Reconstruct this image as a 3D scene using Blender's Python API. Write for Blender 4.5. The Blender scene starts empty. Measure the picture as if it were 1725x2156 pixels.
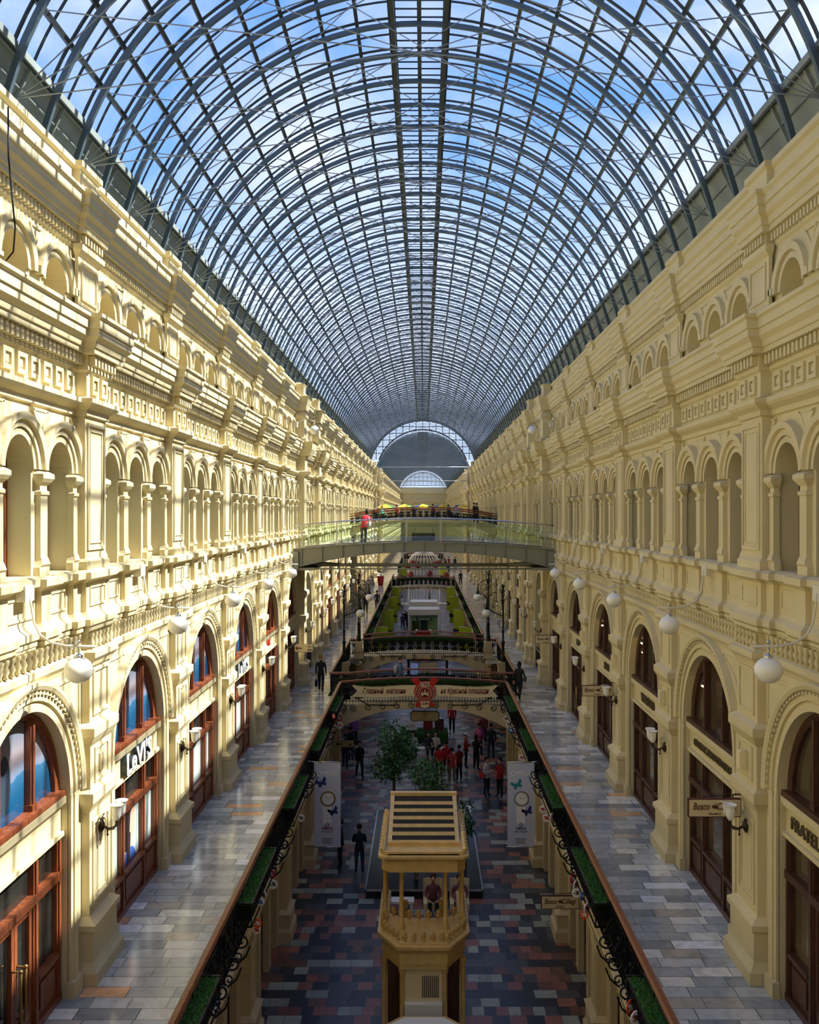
import bpy, bmesh, math, random
from math import sin, cos, pi, radians as RAD, sqrt, atan2
from mathutils import Vector, Matrix, Euler
random.seed(7)
S = bpy.context.scene
COL = S.collection
ZC = 12.5                      # eye height above the ground floor; everything below is written relative to the eye
F, VX, VY = 1989.0, 892.0, 1081.0
Z1, Z2 = -12.5, -8.3           # ground floor, upper gallery floor
W = 6.2                        # half width between the upper facades
def at(px, py, Y): return ((px-VX)*Y/F, Y, (VY-py)*Y/F)
def on(px, py, z):
    Y = F*(-z)/(py-VY); return ((px-VX)*Y/F, Y, z)
ORD = ['nearest', 'second', 'third', 'fourth', 'fifth', 'sixth', 'seventh', 'eighth', 'ninth', 'tenth', 'eleventh', 'twelfth',
       'thirteenth', 'fourteenth', 'fifteenth', 'sixteenth', 'seventeenth', 'eighteenth', 'nineteenth', 'twentieth']

# ------------------------------------------------------------------ materials
def srgb(r, g, b):
    f = lambda c: (c/255/12.92 if c/255 <= .04045 else ((c/255+.055)/1.055)**2.4)
    return (f(r), f(g), f(b), 1)
class NT:
    def __init__(s, name):
        s.m = bpy.data.materials.new(name); s.m.use_nodes = True
        s.t = s.m.node_tree; s.b = s.t.nodes['Principled BSDF']
    def n(s, typ, **kw):
        x = s.t.nodes.new(typ)
        for k, v in kw.items(): setattr(x, k, v)
        return x
    def l(s, a, b): s.t.links.new(a, b)
    def math(s, op, a, b=None):
        x = s.n('ShaderNodeMath', operation=op)
        for i, v in enumerate((a, b)):
            if v is None: continue
            if isinstance(v, (int, float)): x.inputs[i].default_value = v
            else: s.l(v, x.inputs[i])
        return x.outputs[0]
    def ramp(s, fac, stops, interp='LINEAR'):
        r = s.n('ShaderNodeValToRGB'); r.color_ramp.interpolation = interp
        e = r.color_ramp.elements
        while len(e) > 1: e.remove(e[-1])
        e[0].position, e[0].color = stops[0]
        for p, c in stops[1:]:
            k = e.new(p); k.color = c
        s.l(fac, r.inputs[0]); return r.outputs[0]
    def mix(s, f, a, b, mode='MIX'):
        x = s.n('ShaderNodeMix', data_type='RGBA', blend_type=mode)
        for sock, v in ((x.inputs[0], f), (x.inputs[6], a), (x.inputs[7], b)):
            if isinstance(v, (int, float, tuple)): sock.default_value = v
            else: s.l(v, sock)
        return x.outputs[2]
def mat(name, col, rough=.6, metal=0, noise=0, nscale=3, spec=.5, emit=0, coords='Object'):
    q = NT(name); c = srgb(*col)
    q.b.inputs['Base Color'].default_value = c
    q.b.inputs['Roughness'].default_value = rough; q.b.inputs['Metallic'].default_value = metal
    q.b.inputs['Specular IOR Level'].default_value = spec
    if emit:
        q.b.inputs['Emission Color'].default_value = c; q.b.inputs['Emission Strength'].default_value = emit
    if noise:
        tc = q.n('ShaderNodeTexCoord'); nz = q.n('ShaderNodeTexNoise'); nz.inputs['Scale'].default_value = nscale
        nz.inputs['Detail'].default_value = 4
        q.l(tc.outputs[coords], nz.inputs['Vector'])
        dk = tuple(v*(1-noise) for v in c[:3])+(1,); lt = tuple(min(1, v*(1+noise)) for v in c[:3])+(1,)
        q.l(q.ramp(nz.outputs['Fac'], [(.3, dk), (.7, lt)]), q.b.inputs['Base Color'])
    return q.m
def tile_mat(name, w, h, stops, rough, mortar=(60, 60, 60), mw=.012, vein=.25):
    q = NT(name)
    tc = q.n('ShaderNodeTexCoord'); sp = q.n('ShaderNodeSeparateXYZ'); q.l(tc.outputs['Object'], sp.inputs[0])
    yr = q.math('DIVIDE', sp.outputs[1], h); row = q.math('FLOOR', yr)
    wn = q.n('ShaderNodeTexWhiteNoise', noise_dimensions='1D'); q.l(row, wn.inputs['W'])
    ws = q.math('MULTIPLY_ADD', wn.outputs['Value'], .8); ws.node.inputs[2].default_value = .65
    xr = q.math('ADD', q.math('DIVIDE', q.math('DIVIDE', sp.outputs[0], w), ws), q.math('MULTIPLY', wn.outputs['Value'], 17.3))
    col = q.math('FLOOR', xr)
    cb = q.n('ShaderNodeCombineXYZ'); q.l(col, cb.inputs[0]); q.l(row, cb.inputs[1])
    w2 = q.n('ShaderNodeTexWhiteNoise', noise_dimensions='2D'); q.l(cb.outputs[0], w2.inputs['Vector'])
    c = q.ramp(w2.outputs['Value'], [(p, srgb(*k)) for p, k in stops], 'CONSTANT')
    nz = q.n('ShaderNodeTexNoise'); nz.inputs['Scale'].default_value = 2.2; nz.inputs['Detail'].default_value = 8
    nz.inputs['Distortion'].default_value = 1.6
    q.l(tc.outputs['Object'], nz.inputs['Vector'])
    v = q.ramp(nz.outputs['Fac'], [(.25, (1-vein,)*3+(1,)), (.5, (1, 1, 1, 1)), (.75, (1+vein*.6,)*3+(1,))])
    c = q.mix(1.0, c, v, 'MULTIPLY')
    fx = q.math('FRACT', xr); fy = q.math('FRACT', yr)
    ex = q.math('MINIMUM', fx, q.math('SUBTRACT', 1, fx)); ey = q.math('MINIMUM', fy, q.math('SUBTRACT', 1, fy))
    e = q.math('MINIMUM', q.math('MULTIPLY', ex, w), q.math('MULTIPLY', ey, h))
    c = q.mix(q.math('LESS_THAN', e, mw*.5), c, srgb(*mortar))
    q.l(c, q.b.inputs['Base Color']); q.b.inputs['Roughness'].default_value = rough; q.b.inputs['Specular IOR Level'].default_value = .8
    return q.m
def wood_mat(name, a, b, rough=.4):
    q = NT(name); tc = q.n('ShaderNodeTexCoord'); mp = q.n('ShaderNodeMapping'); mp.inputs['Scale'].default_value = (14, 14, 1.6)
    q.l(tc.outputs['Object'], mp.inputs[0]); nz = q.n('ShaderNodeTexNoise'); nz.inputs['Scale'].default_value = 1.5; nz.inputs['Detail'].default_value = 5
    q.l(mp.outputs[0], nz.inputs['Vector'])
    q.l(q.ramp(nz.outputs['Fac'], [(.3, srgb(*a)), (.7, srgb(*b))]), q.b.inputs['Base Color']); q.b.inputs['Roughness'].default_value = rough
    return q.m
def glass_mat(name, tint, gloss=.08, rough=.02):
    m = bpy.data.materials.new(name); m.use_nodes = True; t = m.node_tree; t.nodes.remove(t.nodes['Principled BSDF'])
    out = t.nodes['Material Output']; tr = t.nodes.new('ShaderNodeBsdfTransparent'); gl = t.nodes.new('ShaderNodeBsdfGlossy'); mx = t.nodes.new('ShaderNodeMixShader')
    tr.inputs[0].default_value = tint; gl.inputs['Roughness'].default_value = rough; mx.inputs[0].default_value = gloss
    t.links.new(tr.outputs[0], mx.inputs[1]); t.links.new(gl.outputs[0], mx.inputs[2]); t.links.new(mx.outputs[0], out.inputs[0])
    return m
M = {}
M['stone'] = mat('cream_plaster', (210, 195, 150), .75, noise=.05, nscale=1.2)
M['stone_low'] = mat('cream_plaster_ground_floor', (196, 178, 138), .8, noise=.08, nscale=2)
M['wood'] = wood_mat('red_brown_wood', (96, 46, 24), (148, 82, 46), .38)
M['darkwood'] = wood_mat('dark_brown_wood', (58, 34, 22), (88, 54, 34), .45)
M['rail'] = wood_mat('polished_rail_wood', (104, 52, 30), (140, 76, 44), .3)
M['steel'] = mat('blue_grey_steel', (84, 99, 106), .5, .2)
M['steeld'] = mat('dark_steel_bar', (54, 61, 63), .55, .2)
M['cable'] = mat('steel_cable', (150, 155, 152), .45, .5)
M['sidepanel'] = mat('grey_side_panel', (132, 140, 134), .6, noise=.2, nscale=.7)
M['roofglass'] = glass_mat('roof_glass', (.93, .96, .99, 1), .04)
M['clearglass'] = glass_mat('green_clear_glass', (.78, .90, .80, 1), .05)
M['navy'] = mat('navy_print', (26, 40, 104), .5); M['teal'] = mat('teal_print', (36, 128, 140), .5); M['hair'] = mat('dark_hair_print', (44, 34, 32), .5); M['face'] = mat('face_print', (214, 164, 140), .5); M['denim'] = mat('blue_shirt_print', (60, 96, 170), .5)
M['iron'] = mat('black_iron', (20, 20, 22), .42, .4)
M['gold'] = mat('gold_paint', (214, 180, 112), .45, .15, noise=.12, nscale=5)
M['globe'] = mat('white_opal_glass', (240, 238, 226), .25)
M['brass'] = mat('aged_brass', (150, 122, 70), .35, .8)
M['bronze'] = mat('dark_bronze', (66, 52, 38), .4, .6)
M['paintsteel'] = mat('cream_painted_steel', (214, 208, 186), .5)
M['bridgesteel'] = mat('grey_bridge_steel', (138, 138, 122), .5, .2)
M['chrome'] = mat('brushed_steel', (190, 194, 192), .25, .9)
M['white'] = mat('white_paint', (236, 236, 230), .5)
M['black'] = mat('black_paint', (16, 16, 18), .4)
M['red'] = mat('red_print', (188, 34, 30), .5)
M['darkred'] = mat('dark_red_print', (120, 24, 24), .5)
M['orange'] = mat('orange_print', (226, 84, 30), .5)
M['blue'] = mat('blue_print', (40, 110, 190), .5)
M['cream'] = mat('cream_print', (232, 216, 170), .6)
M['signcream'] = mat('cream_sign_board', (214, 196, 152), .6)
M['signborder'] = mat('dark_red_sign_border', (84, 34, 24), .5)
M['grass'] = mat('artificial_grass', (46, 92, 26), .9, noise=.4, nscale=14)
M['leaf'] = mat('tree_leaves', (52, 96, 44), .6, noise=.45, nscale=3)
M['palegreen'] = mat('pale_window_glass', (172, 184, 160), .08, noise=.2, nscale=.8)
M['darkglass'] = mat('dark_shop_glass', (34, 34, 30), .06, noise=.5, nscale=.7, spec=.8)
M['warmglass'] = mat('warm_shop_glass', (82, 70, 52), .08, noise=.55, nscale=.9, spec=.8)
M['lightpanel'] = mat('pale_shop_blind', (180, 192, 184), .3, noise=.12, nscale=.8)
M['lime'] = mat('lime_banner', (170, 184, 30), .6)
M['bannercloth'] = mat('pale_blue_banner', (196, 202, 220), .6)
M['birch'] = mat('birch_bark', (206, 200, 186), .7, noise=.35, nscale=7)
M['bark'] = mat('grey_bark', (84, 74, 60), .8, noise=.3, nscale=8)
M['pool'] = mat('black_pool_platform', (18, 20, 24), .25)
M['letter'] = mat('bronze_letters', (96, 84, 58), .4, .3)
M['gapshade'] = mat('painted_gap_shade', (30, 26, 22), .9)  # near-black colour painted for the shade under the kiosk slats
M['lamp'] = mat('shop_spot_light', (255, 214, 150), .4, emit=14)
M['walk'] = tile_mat('marble_walkway', .75, .36, [(0, (180, 182, 173)), (.16, (200, 201, 192)), (.30, (152, 157, 154)), (.46, (184, 186, 179)), (.62, (212, 210, 197)),
     (.76, (241, 237, 217)), (.87, (246, 244, 237)), (.94, (234, 182, 132)), (.965, (189, 180, 161))], .16, (96, 97, 94), .014, .3)
M['ground'] = tile_mat('dark_stone_floor', .44, .42, [(0, (50, 52, 57)), (.18, (148, 91, 74)), (.30, (79, 81, 81)), (.42, (117, 79, 63)), (.54, (139, 144, 127)), (.62, (45, 48, 52)),
     (.78, (160, 103, 79)), (.90, (163, 165, 143))], .36, (44, 42, 42), .012)

# ------------------------------------------------------------------ mesh builder
class MB:
    def __init__(s): s.v, s.f, s.sm, s.mi = [], [], [], []; s.cur = 0
    def add(s, vs, fs, smooth=False):
        k = len(s.v); s.v.extend(vs)
        for f in fs: s.f.append([i+k for i in f]); s.sm.append(smooth); s.mi.append(s.cur)
        return s
    def quad(s, a, b, c, d): return s.add([a, b, c, d], [(0, 1, 2, 3)])
    def box(s, x0, x1, y0, y1, z0, z1):
        return s.add([(x0,y0,z0),(x1,y0,z0),(x1,y1,z0),(x0,y1,z0),(x0,y0,z1),(x1,y0,z1),(x1,y1,z1),(x0,y1,z1)],
                     [(0,3,2,1),(4,5,6,7),(0,1,5,4),(1,2,6,5),(2,3,7,6),(3,0,4,7)])
    def cbox(s, c, h): return s.box(c[0]-h[0], c[0]+h[0], c[1]-h[1], c[1]+h[1], c[2]-h[2], c[2]+h[2])
    def grid(s, rows, smooth=False, close=False):
        n = len(rows[0]); vs = [p for r in rows for p in r]; fs = []
        for i in range(len(rows)-1):
            for j in range(n if close else n-1):
                a, b = i*n+j, i*n+(j+1) % n
                fs.append((a, b, b+n, a+n))
        return s.add(vs, fs, smooth)
    def tube(s, pts, r, n=6, smooth=True, caps=True):
        P = [Vector(p) for p in pts]; rs = r if isinstance(r, (list, tuple)) else [r]*len(P); rows = []
        nrm = None
        for i, p in enumerate(P):
            t = (P[min(i+1, len(P)-1)]-P[max(i-1, 0)])
            if t.length < 1e-9: t = Vector((0, 0, 1))
            t.normalize()
            if nrm is None:
                nrm = t.orthogonal().normalized()
                ax = Vector((0, 0, 1)) if abs(t.z) < .9 else Vector((0, 1, 0))
                nrm = (ax-t*ax.dot(t)).normalized()
            else:
                nrm = (nrm-t*nrm.dot(t))
                nrm = nrm.normalized() if nrm.length > 1e-6 else t.orthogonal().normalized()
            b = t.cross(nrm)
            o = pi/n if n == 4 else 0
            rows.append([tuple(p+(nrm*cos(2*pi*k/n+o)+b*sin(2*pi*k/n+o))*rs[i]) for k in range(n)])
        k0 = len(s.v); s.grid(rows, smooth and n > 4, True)
        if caps:
            L = (len(P)-1)*n
            s.f.append([k0+k for k in range(n)][::-1]); s.sm.append(False); s.mi.append(s.cur)
            s.f.append([k0+L+k for k in range(n)]); s.sm.append(False); s.mi.append(s.cur)
        return s
    def lathe(s, prof, n=12, c=(0, 0, 0), smooth=True, a0=0, sx=1, sy=1):
        rows = [[(c[0]+sx*r*cos(a0+2*pi*k/n), c[1]+sy*r*sin(a0+2*pi*k/n), c[2]+z) for k in range(n)] for r, z in prof]
        return s.grid(rows, smooth, True)
    def ball(s, c, r, n=16, m=10, sc=(1, 1, 1)):
        rows = [[(c[0]+r*sc[0]*sin(pi*i/m)*cos(2*pi*k/n), c[1]+r*sc[1]*sin(pi*i/m)*sin(2*pi*k/n), c[2]-r*sc[2]*cos(pi*i/m)) for k in range(n)] for i in range(m+1)]
        return s.grid(rows, True, True)
    def prism(s, poly, y0, y1):                    # polygon in XZ extruded along Y
        n = len(poly); vs = [(x, y0, z) for x, z in poly]+[(x, y1, z) for x, z in poly]
        return s.add(vs, [tuple(range(n)), tuple(range(2*n-1, n-1, -1))]+[(i, (i+1) % n, (i+1) % n+n, i+n) for i in range(n)])
    def disc(s, c, r, n=20, y=0):
        return s.add([(c[0]+r*cos(2*pi*k/n), y, c[1]+r*sin(2*pi*k/n)) for k in range(n)], [tuple(range(n))])
    def map(s, fn): s.v = [fn(*p) for p in s.v]; return s
    def mirrored(s):
        o = MB(); o.v = [(-x, y, z) for x, y, z in s.v]; o.f = [f[::-1] for f in s.f]; o.sm = list(s.sm); o.mi = list(s.mi); return o
    def mesh(s, name, mats):
        me = bpy.data.meshes.new(name); me.from_pydata(s.v, [], s.f)
        for m_ in (mats if isinstance(mats, (list, tuple)) else [mats]): me.materials.append(M[m_] if isinstance(m_, str) else m_)
        me.polygons.foreach_set('use_smooth', s.sm); me.polygons.foreach_set('material_index', s.mi); me.update()
        return me
    def obj(s, name, mats, parent=None, loc=(0, 0, 0), rot=(0, 0, 0)):
        return place(s.mesh(name, mats), name, parent, loc, rot)
def place(me, name, parent=None, loc=(0, 0, 0), rot=(0, 0, 0)):
    o = bpy.data.objects.new(name, me); COL.objects.link(o); o.location = loc; o.rotation_euler = rot
    if parent is not None: o.parent = parent
    return o
def tag(o, label, cat, group=None, kind=None):
    o['label'] = label; o['category'] = cat
    if group: o['group'] = group
    if kind: o['kind'] = kind
    return o
def thing(name, label, cat, loc=(0, 0, 0), rz=0, group=None):
    o = bpy.data.objects.new(name, None); COL.objects.link(o); o.location = loc; o.rotation_euler = (0, 0, rz); o.empty_display_size = .1
    return tag(o, label, cat, group)
def struct(o): o['kind'] = 'structure'; return o
KIDS = {}
def dup(root, loc, rz=None, label=None, parent=None):
    r = root.copy(); COL.objects.link(r)
    if loc is not None: r.location = loc
    if parent is not None: r.parent = parent
    if rz is not None: r.rotation_euler = (0, 0, rz)
    if label: r['label'] = label
    for ch in [c for c in list(COL.objects) if c.parent == root] if root.name not in KIDS else KIDS[root.name]:
        dup(ch, None, None, None, r)
    return r
def freeze(root):
    def rec(o):
        k = [c for c in bpy.data.objects if c.parent == o]; KIDS[o.name] = k
        for c in k: rec(c)
    rec(root); return root
TXT = {}
def text_mesh(s, size, mname, depth=.01, shear=0, align='CENTER', width=None, spacing=1.0, bold=0):
    key = (s, size, mname, depth, shear, align, width, bold)
    if key in TXT: return TXT[key]
    c = bpy.data.curves.new('lettering', 'FONT'); c.body = s; c.size = size; c.extrude = depth; c.shear = shear; c.align_x = align; c.align_y = 'CENTER'
    c.resolution_u = 3; c.space_character = spacing; c.offset = bold
    o = bpy.data.objects.new('lettering', c); COL.objects.link(o)
    dg = bpy.context.evaluated_depsgraph_get(); me = bpy.data.meshes.new_from_object(o.evaluated_get(dg))
    bpy.data.objects.remove(o); bpy.data.curves.remove(c)
    if width and len(me.vertices):
        xs = [v.co.x for v in me.vertices]; k = width/(max(xs)-min(xs)); m0 = (max(xs)+min(xs))/2
        for v in me.vertices: v.co.x = (v.co.x-m0)*k
    me.materials.clear(); me.materials.append(M[mname]); me.name = 'lettering'
    TXT[key] = me; return me
RCAM, RLEFT, RRIGHT = (pi/2, 0, 0), (pi/2, 0, pi/2), (pi/2, 0, -pi/2)
P6, W2 = 5.82, 6.08; RL, SL = 1.76, -4.82
# ------------------------------------------------------------------ facade modules, local frame: x = out of the wall, y = along, z = up
def sweep(mb, prof, breaks, u0=0.0, u1=None):
    if u1 is None: u1 = P6
    rows = []
    for p, w in prof:
        row = []
        for uc, h, d in breaks:
            l, r = uc-h-p, uc+h+p
            if l > u0+1e-6: row += [(p, l, w), (p+d, l, w)]
            else: row.append((p+d, u0, w))
            if r < u1-1e-6: row += [(p+d, r, w), (p, r, w)]
            else: row.append((p+d, u1, w))
        if breaks[0][0]-breaks[0][1] > u0+.3: row = [(p, u0, w)]+row
        if breaks[-1][0]+breaks[-1][1] < u1-.3: row = row+[(p, u1, w)]
        rows.append(row)
    mb.grid(rows)
def stack(mb, uc, prof, v0=0.0):                    # little pier: (half width, front, z)
    rows = [[(v0, uc-h, w), (f, uc-h, w), (f, uc+h, w), (v0, uc+h, w)] for h, f, w in prof]
    mb.grid(rows)
def pilaster(mb, uc, hw, d, prof):
    mb.grid([[(0, uc-hw-p, w), (d+p, uc-hw-p, w), (d+p, uc+hw+p, w), (0, uc+hw+p, w)] for p, w in prof])
def frame(mb, u0, u1, w0, w1, v, b=.05, t=.025):
    for a in ((u0, u1, w0, w0+b), (u0, u1, w1-b, w1), (u0, u0+b, w0+b, w1-b), (u1-b, u1, w0+b, w1-b)):
        mb.box(v-.01, v+t, a[0], a[1], a[2], a[3])
def arc(uc, ws, r, n, a0=0, a1=pi): return [(uc+r*cos(a1+(a0-a1)*i/n), ws+r*sin(a1+(a0-a1)*i/n)) for i in range(n+1)]
def arcwall(mb, arches, w0, w1, u0, u1, v, depth, n=14, sill=True):
    e = u0
    for uc, ws, r in arches:
        mb.quad((v, e, w0), (v, uc-r, w0), (v, uc-r, w1), (v, e, w1)); e = uc+r
        P = arc(uc, ws, r, n)
        for a, b in zip(P[:-1], P[1:]): mb.quad((v, a[0], a[1]), (v, b[0], b[1]), (v, b[0], w1), (v, a[0], w1))
        Q = [(uc-r, w0)]+P+[(uc+r, w0)]
        mb.grid([[(v, y, z) for y, z in Q], [(v-depth, y, z) for y, z in Q]])
    mb.quad((v, e, w0), (v, u1, w0), (v, u1, w1), (v, e, w1))
def ring(mb, uc, ws, r, prof, n=16, a0=0, a1=pi, v=0):
    mb.grid([[(v+dv, uc+(r+dr)*cos(a1+(a0-a1)*i/n), ws+(r+dr)*sin(a1+(a0-a1)*i/n)) for i in range(n+1)] for dr, dv in prof])
PB = [(0, .54, .19), (P6, .54, .19)]                  # pilaster breaks of a bay
MID = P6/2; SP = 1.62
COLS = [.73, MID-SP/2, MID+SP/2, P6-.73]
PC = [(0, .54, .19)]+[(c, .17, .10) for c in COLS]+[(P6, .54, .19)]
A3 = [MID-SP, MID, MID+SP]
def upper_bay():
    mb = MB()
    sweep(mb, [(.0,-2.42),(.06,-2.14),(.12,-2.08),(.12,-2.02),(.10,-2.02),(.15,-1.98),(.15,-1.87),(.06,-1.80),(.03,-1.74),(.03,-1.24),(.08,-1.19),(.17,-1.15),(.17,-1.04),(.08,-1.0),(.0,-1.0)], PC)
    mb.box(-.6, .02, .5, P6-.5, -1.06, -.995)
    for a, b in ((1.05,MID-SP/2-.3),(MID-SP/2+.27,MID+SP/2-.27),(MID+SP/2+.3,P6-1.05)):
        if b-a > .3: frame(mb, a, b, -1.66, -1.3, .03, .035, .02)
    frame(mb, -.40, .40, -1.66, -1.3, .22, .035, .02)
    arcwall(mb, [(u, .70, .51) for u in A3], -1.0, 1.78, 0, P6, 0, .50)
    for u in A3:
        ring(mb, u, .70, .51, [(0, 0), (0, .05), (.09, .05), (.09, .02), (.12, .02), (.12, .08), (.22, .08), (.24, .14), (.35, .15), (.36, .0)])
    for c in COLS:
        h = .2 if .8 < c < P6-.8 else .15
        stack(mb, c, [(h,.10,-1.0),(h,.10,-.86),(h-.03,.13,-.82),(h-.06,.11,-.74),(h-.06,.09,-.70),(h-.06,.09,.28),(h-.03,.11,.30),(h-.03,.11,.35),(h-.06,.08,.37),(h-.06,.08,.44),(h,.13,.50),(h+.03,.17,.56),(h+.03,.17,.63),(h-.02,.1,.67),(h-.02,0,.69)], -.02)
    pilaster(mb, 0, .54, .19, [(.06,-1.0),(.06,-.86),(.0,-.8),(.0,1.78)])
    frame(mb, -.45, .45, -.66, 1.62, .19, .06, .03); frame(mb, -.33, .33, -.54, 1.5, .19, .03, .02)
    for u in (MID-1.5*SP, MID-SP/2, MID+SP/2, MID+1.5*SP):                # little spandrel triangles between the arches
        mb.add([(.03, u-.28, 1.66), (.03, u+.28, 1.66), (.03, u, 1.32)], [(0, 2, 1)])
        for a, b in (((u-.28, 1.66), (u, 1.30)), ((u+.28, 1.66), (u, 1.30)), ((u-.3, 1.66), (u+.3, 1.66))):
            mb.tube([(.02, a[0], a[1]), (.02, b[0], b[1])], .03, 4, False)
    sweep(mb, [(0,1.72),(.05,1.74),(.05,1.83),(.16,1.90),(.2,1.95),(.2,2.03),(.04,2.07),(.04,2.50),(.09,2.54),(.09,2.60),(.08,2.60),(.08,2.80),(.25,2.81),(.25,2.90),(.28,2.91),(.30,3.0),(.38,3.08),(.38,3.20),(.41,3.21),(.41,3.36),(.46,3.40),(.46,3.46),(-.1,3.55)], PB)
    for k in range(9):                               # frieze of square panels
        u = MID+(k-4)*.49
        frame(mb, u-.17, u+.17, 2.13, 2.46, .04, .07, .05); mb.box(.03, .07, u-.05, u+.05, 2.24, 2.35)
    for u in (-.24, .24): frame(mb, u-.16, u+.16, 2.13, 2.46, .23, .07, .05); mb.box(.22, .26, u-.05, u+.05, 2.24, 2.35)
    for k in range(26): u = .74+k*.174; mb.box(.07, .2, u-.045, u+.045, 2.62, 2.79)
    for k in range(7): u = -.52+k*.174; mb.box(.26, .38, u-.045, u+.045, 2.62, 2.79)
    mb.box(-.42, .3, 0, P6, 3.44, 3.5)
    # attic
    arcwall(mb, [(u, 3.86, .47) for u in A3], 3.5, 4.8, 0, P6, -.06, .34)
    mb.box(-.5, -.40, 0, P6, 3.4, 4.7)
    for u in A3: ring(mb, u, 3.86, .47, [(0, 0), (0, .04), (.1, .04), (.1, .01), (.13, .01), (.14, .09), (.27, .1), (.28, .0)], v=-.06)
    for u in (MID-1.5*SP+.06, MID-SP/2, MID+SP/2, MID+1.5*SP-.06): mb.box(-.07, .06, u-.07, u+.07, 3.86, 3.98)
    for u in (MID-SP/2, MID+SP/2):
        for a, b in (((u-.22, 4.62), (u, 4.34)), ((u+.22, 4.62), (u, 4.34)), ((u-.24, 4.62), (u+.24, 4.62))):
            mb.tube([(-.05, a[0], a[1]), (-.05, b[0], b[1])], .022, 4, False)
    pilaster(mb, 0, .52, .06, [(.1,3.48),(.1,3.62),(.03,3.68),(0,3.72),(0,4.58),(.04,4.62),(.09,4.68),(.09,4.78)])
    frame(mb, -.4, .4, 3.82, 4.5, .06, .05, .03)
    B2 = [(0, .52, .12), (P6, .52, .12)]
    sweep(mb, [(-.06,4.72),(-.02,4.76),(-.02,4.98),(.09,4.99),(.09,5.09),(.12,5.10),(.13,5.22),(.20,5.29),(.20,5.42),(.23,5.43),(.23,5.58),(.28,5.63),(.28,5.68),(-.04,5.73),(-.04,6.14),(.02,6.18),(.02,6.28),(-.5,6.32)], B2)
    for k in range(33): u = .66+k*.142; mb.box(-.03, .05, u-.035, u+.035, 4.82, 4.96)
    for k in range(7): u = -.43+k*.142; mb.box(.09, .17, u-.035, u+.035, 4.82, 4.96)
    return mb
def lower_bay(passage=False):
    mb = MB(); r, ws = RL, SL; C = MID
    sweep(mb, [(0,-2.72),(.03,-2.64),(.09,-2.56),(.09,-2.46),(.02,-2.43),(.0,-2.41)], PB)
    for k in range(22):
        u = .74+k*.206
        mb.lathe([(.0,-2.42),(.05,-2.4),(.035,-2.36),(.06,-2.3),(.03,-2.22),(.05,-2.18),(.05,-2.12)], 6, (.03, u, 0))
    mb.box(-.08, -.02, .5, P6-.5, -2.45, -2.1); mb.box(-.5, -.03, 0, P6, -2.1, -2.0)
    for k in range(6): mb.lathe([(.0,-2.42),(.05,-2.4),(.035,-2.36),(.06,-2.3),(.03,-2.22),(.05,-2.18),(.05,-2.12)], 6, (.17, -.5+k*.2, 0))
    mb.box(.02, .14, -.54, .54, -2.45, -2.1)
    arcwall(mb, [(C, ws, r)], Z2, -2.6, 0, P6, 0, .30 if not passage else .5, 28)
    ring(mb, C, ws, r, [(0, 0), (0, .04), (.12, .04), (.13, .02), (.16, .02), (.17, .07), (.27, .07), (.29, .03), (.33, .03), (.34, .12), (.40, .15), (.46, .15), (.47, 0)], 32)
    for i in range(46):                              # toothed ornament of the archivolt
        a = pi*(i+.5)/46; c, s_ = cos(a), sin(a)
        for q in (0,):
            P = [(r+.27, -.045), (r+.27, .045), (r+.33, 0)]
            pts = [(C+R_*c-t*s_, ws+R_*s_+t*c) for R_, t in P]
            mb.add([(.03, y, z) for y, z in pts]+[(.11, y, z) for y, z in pts], [(3, 4, 5), (0, 1, 4, 3), (1, 2, 5, 4), (2, 0, 3, 5)])
    for sgn in (-1, 1):
        a, b = sorted((C+sgn*r, C+sgn*(r+.34)))
        mb.box(-.01, .05, a, b, Z2, ws); a2, b2 = sorted((C+sgn*(r+.1), C+sgn*(r+.27))); mb.box(-.01, .08, a2, b2, Z2, ws)
        mb.box(-.01, .12, a-.03, b+.03, Z2, -8.02)
        u = C+sgn*1.62                               # spandrel panel lines
        for p, q in (((u+sgn*.62, -2.85), (u-sgn*.5, -2.85)), ((u+sgn*.62, -2.85), (u+sgn*.62, -3.7)), ((u-sgn*.5, -2.85), (u+sgn*.15, -3.15)), ((u+sgn*.15, -3.15), (u+sgn*.62, -3.7))):
            mb.tube([(0, p[0], p[1]), (0, q[0], q[1])], .03, 4, False)
    pilaster(mb, 0, .54, .15, [(.2,Z2),(.2,-8.08),(.14,-8.0),(.10,-7.92),(.10,-7.42),(.15,-7.37),(.15,-7.27),(.03,-7.18),(0,-7.16),(0,-5.32),(.04,-5.24),(.10,-5.14),(.10,-4.96),(.02,-4.9),(.02,-4.14),(.06,-4.08),(.13,-3.95),(.13,-3.80),(0,-3.72),(0,-2.6)])
    frame(mb, -.42, .42, -7.0, -5.5, .15, .06, .03); frame(mb, -.30, .30, -6.88, -5.62, .15, .04, .02)
    frame(mb, -.40, .40, -3.62, -2.78, .15, .06, .03); frame(mb, -.36, .36, -4.82, -4.2, .17, .04, .025); mb.box(.16, .21, -.13, .13, -4.66, -4.36)
    if not passage:
        mb.box(-.30, -.12, C-r, C+r, -5.48, -4.88); mb.box(-.30, -.06, C-r, C+r, -5.5, -5.42)
        mb.box(-.30, -.03, C-r, C+r, -4.94, -4.82); mb.box(-.30, -.07, C-r, C+r, -4.99, -4.94)
    return mb
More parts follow.
